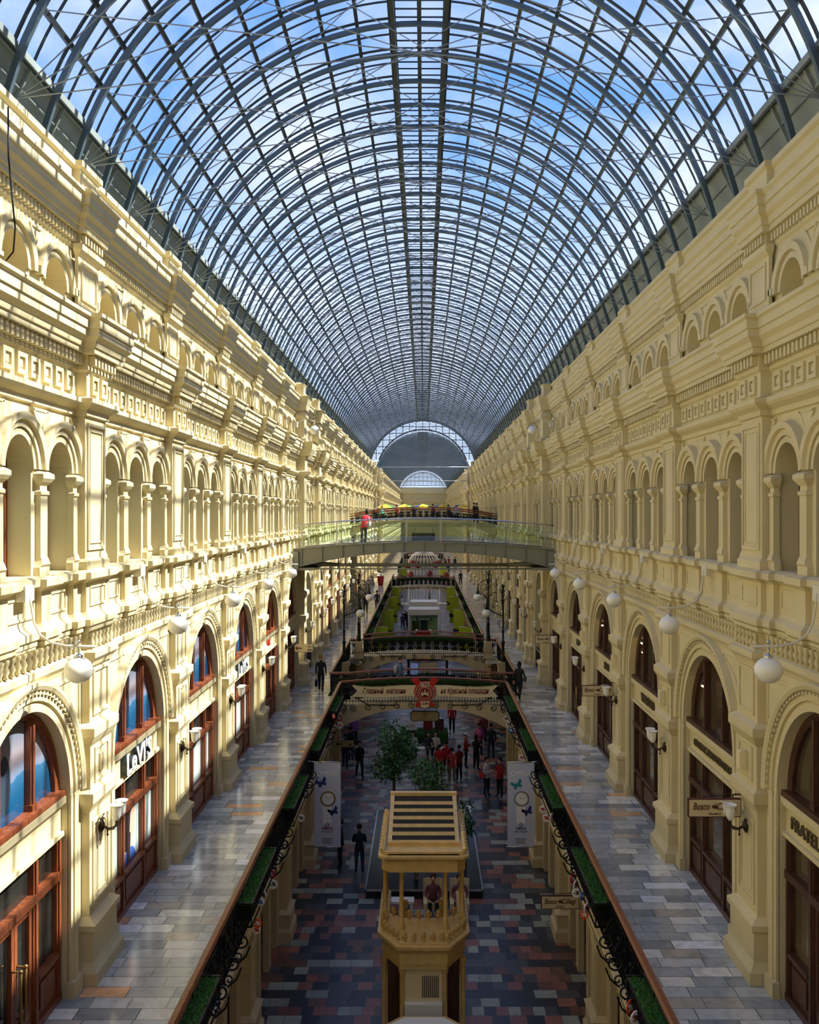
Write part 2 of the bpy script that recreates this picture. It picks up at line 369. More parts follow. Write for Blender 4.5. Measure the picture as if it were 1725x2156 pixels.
def window_parts(fr, pane, r=.51, ws=.70, w0=-1.0, v=-.42):
    ring(fr, 0, ws, r-.09, [(0, v-.04), (0, v+.05), (.1, v+.05)], 14)
    for a, b in ((-r, -r+.09), (r-.09, r), (-.03, .03)):
        fr.box(v-.03, v+.05, a, b, w0, ws+(.0 if a != -.03 else r-.05))
    fr.box(v-.03, v+.06, -r, r, w0, w0+.1); fr.box(v-.03, v+.04, -r, r, ws-.05, ws+.04)
    P = [(-r, w0)]+arc(0, ws, r, 12)+[(r, w0)]
    pane.add([(v, y, z) for y, z in P], [tuple(range(len(P)))])
def lunette_parts(fr, panes):
    r, ws, v = RL, SL, -.24
    ring(fr, 0, ws, r-.13, [(0, v-.03), (0, v+.07), (.06, v+.1), (.14, v+.1)], 26)
    for u in (-.62, .62):
        h = sqrt((r-.1)**2-u*u); fr.box(v-.03, v+.1, u-.07, u+.07, ws, ws+h); fr.box(v, v+.14, u-.09, u+.09, ws, ws+.2); fr.box(v+.08, v+.13, u-.035, u+.035, ws+.2, ws+h)
    fr.box(v-.05, v+.2, -r, r, ws-.02, ws+.10)
    for a, b in ((-r+.05, -.62), (-.62, .62), (.62, r-.05)):
        n = 10; top = [(b+(a-b)*i/n, ws+sqrt(max(0, (r-.06)**2-(b+(a-b)*i/n)**2))) for i in range(n+1)]
        P = [(a, ws), (b, ws)]+top; p = MB(); p.add([(v, y, z) for y, z in P], [tuple(range(len(P)))]); panes.append(p)
def shop_parts(kind):
    r, v, z0, z1 = RL, -.22, Z2, -5.48
    fr = MB()
    for u, h in ((-r+.08, .08), (-.72, .08), (.72, .08), (r-.08, .08)):
        fr.box(v-.04, v+.09, u-h, u+h, z0, z1); fr.box(v, v+.12, u-h*.5, u+h*.5, z0+.1, z1-.02)
    fr.box(v-.04, v+.13, -r, r, -6.22, -6.08); fr.box(v-.04, v+.10, -r, r, z1-.08, z1); fr.box(v-.04, v+.12, -r, r, z0, z0+.12)
    secs = [(-r+.16, -.80), (-.64, .64), (.80, r-.16)]; panels, panes, leaves = [], [], []
    for i, (a, b) in enumerate(secs):
        if kind == 'door' and i == 1:
            for c, d in ((a, -.01), (.01, b)):
                L = MB(); L.box(v-.02, v+.06, c, c+.1, z0+.12, -6.22); L.box(v-.02, v+.06, d-.1, d, z0+.12, -6.22)
                L.box(v-.02, v+.05, c, d, z0+.12, z0+.55); L.box(v-.02, v+.05, c, d, -6.36, -6.22); L.box(v, v+.08, c+.14, d-.14, z0+.22, z0+.46)
                g = MB(); g.add([(v, c+.1, z0+.55), (v, d-.1, z0+.55), (v, d-.1, -6.36), (v, c+.1, -6.36)], [(0, 1, 2, 3)]); leaves.append((L, g))
        else:
            p = MB(); p.box(v-.03, v+.06, a, b, z0+.12, -7.46); p.box(v, v+.10, a+.1, b-.1, z0+.24, -7.62); p.box(v, v+.13, a, b, -7.52, -7.44); p.box(v, v+.075, a+.17, b-.17, z0+.31, -7.69); panels.append(p)
            g = MB(); g.add([(v, a, -7.46), (v, b, -7.46), (v, b, -6.22), (v, a, -6.22)], [(0, 1, 2, 3)]); panes.append(g)
        g = MB(); g.add([(v, a, -6.08), (v, b, -6.08), (v, b, z1), (v, a, z1)], [(0, 1, 2, 3)]); panes.append(g)
    return fr, panels, panes, leaves
def handle_mb():
    h = MB(); h.tube([(-.18, 0, -7.75), (-.02, 0, -7.75), (-.02, 0, -6.95), (-.18, 0, -6.95)], .022, 8); h.ball((-.02, 0, -7.75), .035, 8, 6); h.ball((-.02, 0, -6.95), .035, 8, 6); return h
UP, LO, PA = upper_bay(), lower_bay(), lower_bay(True)
MESH = {}
for sd, f in (('left', lambda m: m), ('right', lambda m: m.mirrored())):
    MESH[sd, 'up'] = f(UP).mesh('wall_'+sd, 'stone'); MESH[sd, 'lo'] = f(LO).mesh('wall_'+sd, 'stone'); MESH[sd, 'pa'] = f(PA).mesh('wall_'+sd, 'stone')
    a, b = MB(), MB(); window_parts(a, b)
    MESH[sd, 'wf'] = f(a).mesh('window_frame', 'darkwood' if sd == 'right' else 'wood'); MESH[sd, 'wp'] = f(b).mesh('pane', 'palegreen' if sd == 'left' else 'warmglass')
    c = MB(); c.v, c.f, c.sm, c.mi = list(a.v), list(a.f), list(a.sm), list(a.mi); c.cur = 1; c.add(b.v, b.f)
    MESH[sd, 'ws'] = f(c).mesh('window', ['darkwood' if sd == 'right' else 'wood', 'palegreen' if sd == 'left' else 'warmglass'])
    a, P = MB(), []; lunette_parts(a, P)
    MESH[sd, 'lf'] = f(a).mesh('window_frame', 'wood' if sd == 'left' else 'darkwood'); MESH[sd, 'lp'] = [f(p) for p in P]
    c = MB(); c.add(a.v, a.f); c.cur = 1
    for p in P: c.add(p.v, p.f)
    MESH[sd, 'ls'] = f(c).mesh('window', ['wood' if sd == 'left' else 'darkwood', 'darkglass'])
    for kind in ('shop', 'door'):
        fr, pn, gl, lv = shop_parts(kind)
        MESH[sd, kind] = (f(fr), [f(p) for p in pn], [f(p) for p in gl], [(f(x), f(y)) for x, y in lv])
        c = MB(); c.add(fr.v, fr.f)
        for p in pn+[x for x, _ in lv]: c.add(p.v, p.f)
        c.cur = 1
        for p in gl+[y for _, y in lv]: c.add(p.v, p.f)
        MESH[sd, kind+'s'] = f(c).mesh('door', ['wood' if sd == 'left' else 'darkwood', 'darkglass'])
def empty_struct(name, loc):
    o = bpy.data.objects.new(name, None); COL.objects.link(o); o.location = loc; o.empty_display_size = .1; return struct(o)
# poster panes in the near shop on the left: blue hills under a pink sky with a dark oval
def poster_mat(name, oval):
    q = NT(name); tc = q.n('ShaderNodeTexCoord'); sp = q.n('ShaderNodeSeparateXYZ'); q.l(tc.outputs['Object'], sp.inputs[0])
    nz = q.n('ShaderNodeTexNoise'); nz.inputs['Scale'].default_value = 1.2; nz.inputs['Detail'].default_value = 5; q.l(tc.outputs['Object'], nz.inputs['Vector'])
    h = q.math('ADD', sp.outputs[2], q.math('MULTIPLY', q.math('SUBTRACT', nz.outputs['Fac'], .5), .45))
    h = q.math('DIVIDE', q.math('ADD', h, 4.9), 1.7)
    c = q.ramp(h, [(0, srgb(16, 62, 98)), (.30, srgb(24, 82, 118)), (.44, srgb(52, 104, 138)), (.455, srgb(112, 132, 156)), (.62, srgb(160, 146, 150)), (.9, srgb(112, 120, 134))])
    if oval:
        dy = q.math('DIVIDE', q.math('ADD', sp.outputs[1], .18), .22); dz = q.math('DIVIDE', q.math('ADD', sp.outputs[2], 4.12), .46)
        d = q.math('ADD', q.math('MULTIPLY', dy, dy), q.math('MULTIPLY', dz, dz))
        c = q.mix(q.math('LESS_THAN', d, 1.0), c, srgb(58, 70, 84))
    q.l(c, q.b.inputs['Base Color']); q.b.inputs['Roughness'].default_value = .08; return q.m
M['poster'] = poster_mat('hill_poster', False); M['posteroval'] = poster_mat('hill_poster_oval', True)
NBAY = 17                                            # 8 near bays in full detail
BAY0 = 17.31-2*P6
WN = [0]; DN = [0]
def nm(kind):
    c = WN if kind == 'window' else DN; c[0] += 1; return '%s_%d' % (kind, c[0])
LETTERS = []
def shopfront(sd, y, idx, detail):
    s = -1 if sd == 'left' else 1; x = s*W2; yc = y+MID
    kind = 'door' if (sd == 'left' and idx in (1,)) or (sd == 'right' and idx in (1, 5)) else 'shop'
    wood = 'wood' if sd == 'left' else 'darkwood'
    if not detail:
        struct(place(MESH[sd, 'ls'], nm('window'), None, (x, yc, 0))); struct(place(MESH[sd, kind+'s'], nm('door'), None, (x, yc, 0))); return
    w = empty_struct(nm('window'), (x, yc, 0)); place(MESH[sd, 'lf'], 'window_frame', w)
    levi = sd == 'left' and idx in (1, 2, 3, 4)
    for i, p in enumerate(MESH[sd, 'lp']):
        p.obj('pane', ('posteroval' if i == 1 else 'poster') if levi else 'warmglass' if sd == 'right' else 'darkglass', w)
    d = empty_struct(nm('door'), (x, yc, 0)); fr, pn, gl, lv = MESH[sd, kind]
    fr.obj('door_frame', wood, d)
    for p in pn: p.obj('bottom_panel', wood, d)
    for i, g in enumerate(gl):
        big = len(gl) == 6 and i in (0, 2, 4) or len(gl) == 5 and i in (0, 3)
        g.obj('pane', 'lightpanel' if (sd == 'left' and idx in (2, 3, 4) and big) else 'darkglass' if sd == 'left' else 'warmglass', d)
    if sd == 'left' and idx == 2:                    # window poster: head in profile, dark hair, blue shirt
        for m, P in (('lightpanel', [(-.6, -7.44), (.62, -7.44), (.62, -6.24), (-.6, -6.24)]), ('hair', [(-.55, -7.1), (-.1, -7.2), (.1, -6.9), (.12, -6.5), (.3, -6.3), (-.1, -6.25), (-.45, -6.35)]),
                     ('face', [(-.02, -6.95), (.14, -7.0), (.3, -6.95), (.32, -6.86), (.36, -6.82), (.34, -6.76), (.42, -6.68), (.36, -6.58), (.36, -6.4), (.22, -6.3), (.05, -6.42)]), ('face', [(-.02, -7.2), (.16, -7.2), (.18, -6.95), (0, -6.85)]),
                     ('denim', [(-.5, -7.44), (.45, -7.44), (.3, -7.25), (.16, -7.16), (-.05, -7.14), (-.35, -7.2)]), ('hair', [(-.2, -7.4), (.0, -7.42), (.06, -6.85), (-.2, -6.7)])):
            n_ = getattr(shopfront, 'n', 0)+1; shopfront.n = n_; q = MB(); q.add([(-.215+.001*n_, a_, b_) for a_, b_ in P], [tuple(range(len(P)))]); q.obj('poster', m, d)
    for k, (a, b) in enumerate(lv):
        e = a.obj('door_leaf', wood, d); b.obj('pane', 'darkglass', e)
        hm = handle_mb()
        if sd == 'right': hm = hm.mirrored()
        hm.obj('handle', 'brass', e, (0, -.09 if k == 0 else .09, 0))
PASS = 7
for sd in ('left', 'right'):
    s = -1 if sd == 'left' else 1; x = s*W
    for i in list(range(-2, 19))+list(range(22, 42)):
        y = BAY0+P6*i
        if y > 250: break
        struct(place(MESH[sd, 'up'], 'wall_'+sd, None, (x, y, 0)))
        struct(place(MESH[sd, 'pa' if i == PASS else 'lo'], 'wall_'+sd, None, (s*W2, y, 0)))
        if i < 0: continue
        if i != PASS: shopfront(sd, y, i, i <= 6)
        for u in A3:
            if i <= 5:
                w = empty_struct(nm('window'), (x, y+u, 0)); place(MESH[sd, 'wf'], 'window_frame', w); place(MESH[sd, 'wp'], 'pane', w)
            else: struct(place(MESH[sd, 'ws'], nm('window'), None, (x, y+u, 0)))
# corner piers of the crossings: the bay mouldings wrapped round a projecting pier
PROF = [(.24,Z2),(.24,-8.06),(.13,-7.9),(.13,-7.42),(.18,-7.37),(.18,-7.27),(0,-7.16),(0,-5.32),(.10,-5.14),(.10,-4.96),(.02,-4.9),(.02,-4.14),(.13,-3.95),(.13,-3.80),(0,-3.72),(0,-2.7),(.09,-2.56),(.09,-2.46),(0,-2.4),(0,-2.2),(.12,-2.08),(.15,-1.98),(.15,-1.87),(.03,-1.74),(.03,-1.24),(.17,-1.15),(.17,-1.04),(.06,-1.0),(.06,-.86),(0,-.8),(0,1.72),(.05,1.83),(.16,1.9),(.2,2.03),(.04,2.07),(.04,2.5),(.08,2.8),(.28,2.83),(.42,3.09),(.46,3.38),(.53,3.46),(.1,3.5),(.1,3.62),(0,3.72),(0,4.58),(.09,4.68),(.09,4.78),(-.02,4.98),(.09,5.0),(.13,5.22),(.20,5.42),(.23,5.58),(.28,5.68),(-.04,5.73),(-.04,6.14),(.02,6.28),(-.3,6.4)]
YE = BAY0+19*P6; YS = BAY0+22*P6
for yy in (46.2, 52.6, YE-.4, YS+.4):
    mb = MB(); pilaster(mb, 0, .42, .42, PROF); frame(mb, -.3, .3, -7.0, -5.5, .42, .06, .03); frame(mb, -.3, .3, -.66, 1.6, .42, .06, .03)
    mb.quad((-.5, -.42, 6.3), (.4, -.42, 6.3), (.4, .42, 6.3), (-.5, .42, 6.3))
    struct(mb.obj('wall_left', 'stone', None, (-W, yy, 0))); struct(mb.mirrored().obj('wall_right', 'stone', None, (W, yy, 0)))
# passages that cross the gallery (upper floor) and the rotunda arms
for s, sd in ((-1, 'left'), (1, 'right')):
    mb = MB(); y0, y1, xo = 46.9, 51.8, 15
    f = lambda x: s*x
    mb.box(*sorted((f(W+.4), f(xo))), y0-.3, y0+.3, Z2, -2.4); mb.box(*sorted((f(W+.4), f(xo))), y1-.3, y1+.3, Z2, -2.4)
    mb.box(*sorted((f(W+.4), f(xo))), y0, y1, -2.6, -2.4); mb.box(*sorted((f(xo), f(xo+.2))), y0, y1, Z2, -2.4)
    for k in range(3):
        xx = W+1.2+k*2.2
        mb.box(*sorted((f(xx), f(xx+.5))), y1-.5, y1-.25, Z2, -2.5); mb.box(*sorted((f(xx-.08), f(xx+.58))), y1-.58, y1-.25, -5.1, -4.9); mb.box(*sorted((f(xx-.1), f(xx+.6))), y1-.6, y1-.25, Z2, -7.6)
    struct(mb.obj('wall_'+sd, 'stone', None))
    mb = MB(); mb.box(*sorted((f(W+.5), f(W+3.5))), YE-.3, YS+1.5, Z1, 6.3); mb.box(*sorted((f(W+.0), f(W+.6))), YS+.02, YS+.5, Z1, 6.3)
    struct(mb.obj('wall_'+sd, 'stone_low'))
# parapet line, roof gutters
for s, sd in ((-1, 'left'), (1, 'right')):
    for y0, y1 in ((BAY0-2*P6, YE), (YS, 250)):
        mb = MB(); mb.box(*sorted((s*(W+.05), s*(W+1.6))), y0, y1, 6.24, 6.34)
        struct(mb.obj('trim_1' if s < 0 else 'trim_2', 'sidepanel'))
mb = MB(); mb.box(-16, 16, -6.6, -6.2, Z1, 12); struct(mb.obj('wall_front', 'stone_low'))  # unseen wall added behind the camera to keep sky light from leaking in
# end wall at the far end of the line
mb = MB(); mb.box(-7, 7, 250, 250.6, Z1, 6.9)
for z in (5.2, 3.1, 1.9, -1.2): mb.box(-6.6, 6.6, 249.6, 250, z, z+.4)
for k in range(7): ring(mb, 0, 0, .5, [(0, 0), (0, .2), (.35, .2), (.35, 0)], 12); 
q = MB()
for k in range(7):
    c = -5.1+k*1.7
    for a, b in zip(arc(c, 3.9, .7, 12)[:-1], arc(c, 3.9, .7, 12)[1:]): q.tube([(a[0], 249.95, a[1]), (b[0], 249.95, b[1])], .08, 4, False)
mb2 = MB(); mb2.box(-7, 7, 250, 250.6, Z1, 6.9)
for z in (5.2, 3.1, 1.9, -1.2): mb2.box(-6.6, 6.6, 249.6, 250, z, z+.4)
mb2.add(q.v, q.f); struct(mb2.obj('wall_back', 'stone'))

# ------------------------------------------------------------------ ground floor walls, slabs, floors
def ground_bay():
    mb = MB()
    pilaster(mb, 0, .42, .22, [(.16,Z1),(.16,-12.2),(.1,-12.1),(.1,-11.75),(.14,-11.7),(0,-11.6),(0,-9.9),(.08,-9.8),(.08,-9.65),(0,-9.6),(0,-9.3),(.1,-9.2),(.12,-9.05),(0,-9.0),(0,-8.62)])
    frame(mb, -.3, .3, -11.4, -10.1, .22, .05, .025)
    mb.box(-.35, .0, .42, .9, Z1, -8.6); mb.box(-.35, 0, 4.92, P6-.42, Z1, -8.6); mb.box(-.3, .02, .9, 4.92, -9.35, -8.6)
    for sgn in (2.1, 3.7): mb.box(-.3, .0, sgn-.2, sgn+.2, Z1, -9.35)
    return mb
def ground_shop():
    fr, gl = MB(), MB(); v = -.22
    for a, b in ((.9, 1.9), (2.3, 3.5), (3.9, 4.92)):
        for u in (a, b-.1, (a+b)/2-.05): fr.box(v-.03, v+.06, u, u+.1, Z1, -9.35)
        fr.box(v-.03, v+.06, a, b, Z1, -11.7); fr.box(v-.03, v+.08, a, b, -10.2, -10.08); fr.box(v-.03, v+.06, a, b, -9.45, -9.35)
        gl.add([(v, a, -11.7), (v, b, -11.7), (v, b, -9.4), (v, a, -9.4)], [(0, 1, 2, 3)])
    return fr, gl
gb = ground_bay(); gf, gg = ground_shop()
for s, sd in ((-1, 'left'), (1, 'right')):
    f = (lambda m: m) if s < 0 else (lambda m: m.mirrored())
    m1 = f(gb).mesh('wall_'+sd, 'stone_low'); m2 = f(gf).mesh('door_frame', 'darkwood'); m3 = f(gg).mesh('pane', 'darkglass')
    for k in range(-1, 38):
        y = 16.41+P6*k
        if 44.3 < y+3 < 56 or 111 < y+3 < 132 or y > 246: continue
        struct(place(m1, 'wall_'+sd, None, (s*4.22, y, 0)))
        if k < 16:
            d = empty_struct(nm('door'), (s*4.22, y, 0)); place(m2, 'door_frame', d); place(m3, 'pane', d)
    # crossings at ground level open into side passages
    mb = MB(); mb.box(*sorted((s*4.4, s*15)), 56.8, 57.1, Z1, -8.6); mb.box(*sorted((s*4.4, s*15)), 45.0, 45.3, Z1, -8.6); mb.box(*sorted((s*14.8, s*15)), 45, 57, Z1, -8.6)
    mb.box(*sorted((s*4.0, s*4.6)), 45.0, 45.6, Z1, -8.6); mb.box(*sorted((s*4.0, s*4.6)), 56.4, 57.0, Z1, -8.6)
    struct(mb.obj('wall_'+sd, 'stone_low'))
    mb = MB()                                        # gallery slab with its moulded cream edge
    for y0, y1, xe in ((-6.3, 42.9, 3.5), (42.9, 54.2, 4.25), (54.2, 250, 3.5)):
        mb.box(*sorted((s*xe, s*15)), y0, y1, -8.62, Z2)
    struct(mb.obj('floor', 'walk'))
    mb = MB()
    for y0, y1, xe in ((-6.3, 42.9, 3.5), (42.9, 54.2, 4.25), (54.2, 113, 3.5)):
        mb.box(*sorted((s*xe, s*(xe+.02))), y0, y1, -8.62, Z2+.02); mb.box(*sorted((s*(xe+.04), s*(xe+.4))), y0, y1, -8.74, -8.62); mb.box(*sorted((s*(xe-.06), s*(xe+.1))), y0, y1, -8.44, -8.3)
    struct(mb.obj('trim_3' if s < 0 else 'trim_4', 'stone_low'))
mb = MB(); mb.box(-16, 16, -6.6, 251, Z1-.2, Z1); struct(mb.obj('floor', 'ground'))

# ------------------------------------------------------------------ the glass vault
AX, VR, VC = -.10, 6.62, 4.77
def vp(th, r, y): return (AX+r*sin(th), y, VC+r*cos(th))
TH0 = RAD(77.5); TG = RAD(68.4)
PUR = [RAD(5.4+7.0*k) for k in range(10)]
rib = MB()
NA = 44
rows = []
for i in range(NA+1):
    t = -TH0+2*TH0*i/NA
    rows.append([vp(t, VR-.045, -.045), vp(t, VR-.045, .045), vp(t, VR+.055, .045), vp(t, VR+.055, -.045)])
rib.grid(rows, False, True)
ribm = rib.mesh('arch_rib', 'steel')
PR = P6/4
def glazing(L):
    g = MB(); R1, R2 = VR+.15, VR+.18
    for j in range(8):
        y = j*PR/2; w = .022 if j % 2 else .036
        for sg in (-1, 1):
            rows = []
            for i in range(25):
                t = sg*(RAD(5.4)+(TG-RAD(5.4))*i/24)
                rows.append([vp(t, R1, y-w), vp(t, R1, y+w), vp(t, R2, y+w), vp(t, R2, y-w)])
            g.grid(rows, False, True)
        for q in (0, PR/4): g.box(AX-.62, AX+.62, y+q-.014, y+q+.014, VC+VR+.14, VC+VR+.17)
    return g
def purlins(L):
    g = MB()
    for sg in (-1, 1):
        for k, t in enumerate(PUR):
            w = .09 if k == 0 else .04
            c, s_ = cos(sg*t), sin(sg*t); x, _, z = vp(sg*t, VR+.12, 0)
            q = [(x+c*a+s_*b, z-s_*a+c*b) for a, b in ((-w, -.02), (w, -.02), (w, .07), (-w, .07))]
            g.prism(q, 0, L)
    g.box(AX-.05, AX+.05, 0, L, VC+VR+.05, VC+VR+.16)
    for x in (-.62, .62): g.box(AX+x-.05, AX+x+.05, 0, L, VC+VR-.1, VC+VR+.0)
    return g
def glasssheet(L):
    g = MB(); g.grid([[vp(-TG+2*TG*i/48, VR+.2, 0) for i in range(49)], [vp(-TG+2*TG*i/48, VR+.2, L) for i in range(49)]], True); return g
def sidepanels(L):
    g = MB()
    for sg in (-1, 1):
        x, _, z = vp(sg*TG, VR+.2, 0); x0, z0 = AX+sg*6.82, 6.3
        g.quad((x0, 0, z0), (x0, L, z0), (x, L, z), (x, 0, z))
        for k in range(4):
            for t in (.33, .66):
                px_, pz = x0+(x-x0)*t, z0+(z-z0)*t
                g.box(px_-.03, px_+.03, k*PR, k*PR+PR, pz-.03, pz+.03)
            g.tube([(x0-sg*.05, k*PR+.7, z0), (x-sg*.05, k*PR+.7, z)], .03, 4, False)
        g.box(x-.12, x+.12, 0, L, z-.05, z+.08)
    return g
L6 = P6
gzm, pum, glm, spm = glazing(L6).mesh('glazing_bars', 'steeld'), purlins(L6).mesh('purlins', 'steeld'), glasssheet(L6).mesh('glass_pane', 'roofglass'), sidepanels(L6).mesh('side_panel', 'sidepanel')
cab = MB()
for sg in (-1, 1):
    a = vp(sg*RAD(75), VR-.1, 0)
    for t in (-62, -38, -14, 12): cab.tube([a, vp(sg*RAD(t), VR-.1, 0)], .011, 4, False)
cabm = cab.mesh('tie_cable', 'cable')
def vault(y0, y1, nmax=100):
    c = empty_struct('ceiling', (0, y0, 0)); n = int(round((y1-y0)/P6)); k = 0
    for i in range(n):
        for me, name in ((gzm, 'glazing_bars'), (pum, 'purlins'), (glm, 'glass_pane'), (spm, 'side_panel')): place(me, name, c, (0, i*P6, 0))
    j = 0
    while j*PR <= (y1-y0)+.01:
        place(ribm, 'arch_rib', c, (0, j*PR, 0))
        if j % 2 == 0: place(cabm, 'tie_cable', c, (0, j*PR, 0))
        j += 1
    return c
vault(BAY0+.3-2*P6, YE+.3); vault(YS, YS+20*P6)
# glazed gable where the first vault ends, and the half-round window of the end wall
def gable(y, r0, c0, r1, c1, zb, name, step=.82):
    e = empty_struct(name, (0, y, 0)); g = MB(); f = MB()
    n = 40; z2 = zb
    a0 = math.acos(min(1, (z2-c0)/r0)); a1 = math.acos(max(-1, min(1, (z2-c1)/r1))) if r1 else None
    out = [(AX+r0*sin(-a0+2*a0*i/n), c0+r0*cos(-a0+2*a0*i/n)) for i in range(n+1)]
    if r1:
        inn = [(AX+r1*sin(-a1+2*a1*i/n), c1+r1*cos(-a1+2*a1*i/n)) for i in range(n+1)]
        g.grid([[(x, 0, z) for x, z in out], [(x, 0, z) for x, z in inn]])
        for P in (inn, out): f.tube([(x, -.03, z) for x, z in P], .12, 4, False)
    else:
        g.add([(x, 0, z) for x, z in out], [tuple(range(n+1))]); f.tube([(x, -.03, z) for x, z in out], .12, 4, False)
    def inside(x, z): return (x-AX)**2+(z-c0)**2 < r0*r0 and z > z2 and not (r1 and (x-AX)**2+(z-c1)**2 < r1*r1)
    k = int(r0/step)+1
    for horiz in (0, 1):
        for i in range(-k, 3*k):
            p = AX+i*step if not horiz else z2+i*step; run = None; q = -r0-1
            while q < r0+8:
                ins = inside(p, q) if not horiz else inside(q, p)
                if ins and run is None: run = q
                if not ins and run is not None:
                    if horiz: f.box(run, q, -.04, .04, p-.04, p+.04)
                    else: f.box(p-.04, p+.04, -.04, .04, run, q)
                    run = None
                q += .05
    f.box(AX-r0, AX+r0, -.06, .06, z2-.08, z2+.04) if not r1 else None
    f.obj('window_frame', 'steeld', e); g.obj('pane', 'roofglass', e); return e
gable(YE+.35, 6.75, 4.77, 5.75, 4.58, 6.6, nm('window')); gable(249.9, 5.9, 4.9, 0, 0, 7.4, nm('window'), 1.1)
mb = MB()                                            # tie beam under the far arch
for z in (6.55, 4.6): mb.tube([(-6.3, YS-.3, z), (6.3, YS-.3, z)], .05, 6)
struct(mb.obj('trim_5', 'cable'))
# ------------------------------------------------------------------ lamps on the walls
SIDE = {-1: 'sunlit left wall', 1: 'shaded right wall'}
def globe_parts(root, s, up=False):
    X = lambda v: -s*v
    p = MB(); p.box(*sorted((X(0.03), X(.2))), -.17, .17, -.12, .12); p.obj('wall_plate', 'paintsteel', root)
    a = MB()
    pts = [(.2,.0),(.22,-.2),(.26,-.45),(.36,-.64),(.52,-.75),(.75,-.80),(1.2,-.81)] if not up else [(.2,.0),(.3,.14),(.5,.24),(.75,.24),(.95,.16),(1.02,.1)]
    a.tube([(X(v), 0, w) for v, w in pts], .019, 8); arm_ = a.obj('arm', 'paintsteel', root)
    gx, gz = (.94, -.80) if not up else (1.0, .1)
    r = MB(); r.tube([(X(gx), 0, gz), (X(gx), 0, gz-.19)], .012, 6); r.ball((X(gx), 0, gz+.06), .035, 8, 6); r.lathe([(.06, gz-.19), (.07, gz-.15), (.02, gz-.12)], 10, (X(gx), 0, 0)); r.obj('hanging_rod', 'chrome', arm_)
    g = MB(); g.ball((X(gx), 0, gz-.37), .215, 24, 14, (1, 1, .93)); g.obj('globe', 'globe', root)
for s in (-1, 1):
    first = None
    for k in range(16):
        y = 14.4+P6*k
        if 42 < y < 52.5: continue
        lab = 'white globe lamp on curved arm, %s from the camera on the %s' % (ORD[k if k < 6 else k-1], SIDE[s])
        if first is None:
            first = thing('globe_lamp', lab, 'lamp', (s*W, y, -1.22), 0, 'globe lamps along the '+SIDE[s]); globe_parts(first, s)
        else: dup(first, (s*W, y, -1.22), None, lab)
    t = thing('globe_lamp', 'white globe lamp high up above the glass footbridge, '+('left' if s < 0 else 'right')+' side', 'lamp', (s*(W-.05), 44.6, 4.2)); globe_parts(t, s, True)
def sconce(root, s, tul=2):
    X = lambda v: -s*v
    b = MB(); b.lathe([(0, -.02), (.07, 0), (.09, .03), (.05, .07), (0, .09)], 12); b.map(lambda x, y, z: (X(z), y, x*1.5)); b.obj('back_plate', 'bronze', root)
    a = MB()
    for sg in ((-1, 1) if tul == 2 else (0,)):
        a.tube([(X(.05), 0, 0), (X(.16), sg*.03, -.06), (X(.28), sg*.09, -.03), (X(.34), sg*.12, .08), (X(.35), sg*.13, .16)], .016, 6)
    a.tube([(X(.14), 0, -.04), (X(.14), 0, -.16)], [.02, .008], 6); a.ball((X(.14), 0, -.16), .025, 6, 5); arm_ = a.obj('arm', 'bronze', root)
    for sg in ((-1, 1) if tul == 2 else (0,)):
        g = MB(); g.lathe([(.02, .14), (.05, .16), (.075, .22), (.085, .30), (.085, .36), (.10, .40), (.125, .43), (.115, .43), (.08, .37)], 14, (X(.35), sg*.13, 0)); g.obj('lamp_shade', 'globe', arm_)
for s in (-1, 1):
    first = None; n = 0
    for k in range(17):
        y = 17.31+P6*k
        if 46 < y < 53: continue
        lab = 'twin tulip lamp on bronze arm, %s from the camera on the %s' % (ORD[n], SIDE[s]); n += 1
        if first is None:
            first = thing('wall_lamp', lab, 'lamp', (s*(W2-.15), y, -5.72), 0, 'tulip wall lamps on the '+SIDE[s]); sconce(first, s)
        else: dup(first, (s*(W2-.15), y, -5.72), None, lab)
    for j, (y, z) in enumerate(((46.2, -5.72), (52.6, -5.72))):   # single tulips on the corner piers of the passage
        t = thing('wall_lamp', 'single white tulip lamp on the %s corner pier of the dark passage, %s' % (('near', 'far')[j], SIDE[s]), 'lamp', (s*(W-.42), y, z), 0, 'single tulip lamps at the passage on the '+SIDE[s]); sconce(t, s, 1)
# square cream boxes on the piers of the shaded wall
for k in range(6):
    mb = MB(); mb.box(-.10, 0, -.1, .1, -.17, .17); mb.box(-.12, -.1, -.08, .08, -.15, .15)
    tag(mb.obj('loudspeaker', 'cream', None, (W2-.2, 17.31+P6*k, -4.5)), 'small cream wall box on a pier of the shaded right wall, %s from the camera' % ORD[k], 'speaker', 'cream boxes on the piers')
# ------------------------------------------------------------------ shop lettering and hanging signs
def lettering(txt, side, y, z, size, width, m, label, x, depth=.03, bold=0):
    s = -1 if side == 'left' else 1
    o = place(text_mesh(txt, size, m, depth, 0, 'CENTER', width, 1.0, bold), 'shop_lettering', None, (s*x, y, z), RLEFT if s < 0 else RRIGHT)
    return tag(o, label, 'lettering')
def raised(txt_, y, z, size, width, label):
    t = thing('shop_lettering', label, 'lettering', (-W2-.04, y, z)); o = place(text_mesh(txt_, size, 'steeld', .05, 0, 'CENTER', width, 1.0, .012), 'letter_side', t, (0, 0, 0), RLEFT); place(text_mesh(txt_, size, 'white', .006, 0, 'CENTER', width, 1.0, .012), 'letter_face', t, (.056, 0, 0), RLEFT)
for y, n in ((20.2, 'beside the poster with a face'), (31.86, 'two shops beyond the poster with a face')):
    raised("LeVI'S", y, -5.18, .60, 1.75, 'white raised shop letters on the fascia '+n)
lettering("\u00ae", 'left', 21.2, -5.0, .14, None, 'white', 'tiny registered mark after the near white shop letters', W2+.10, .02)
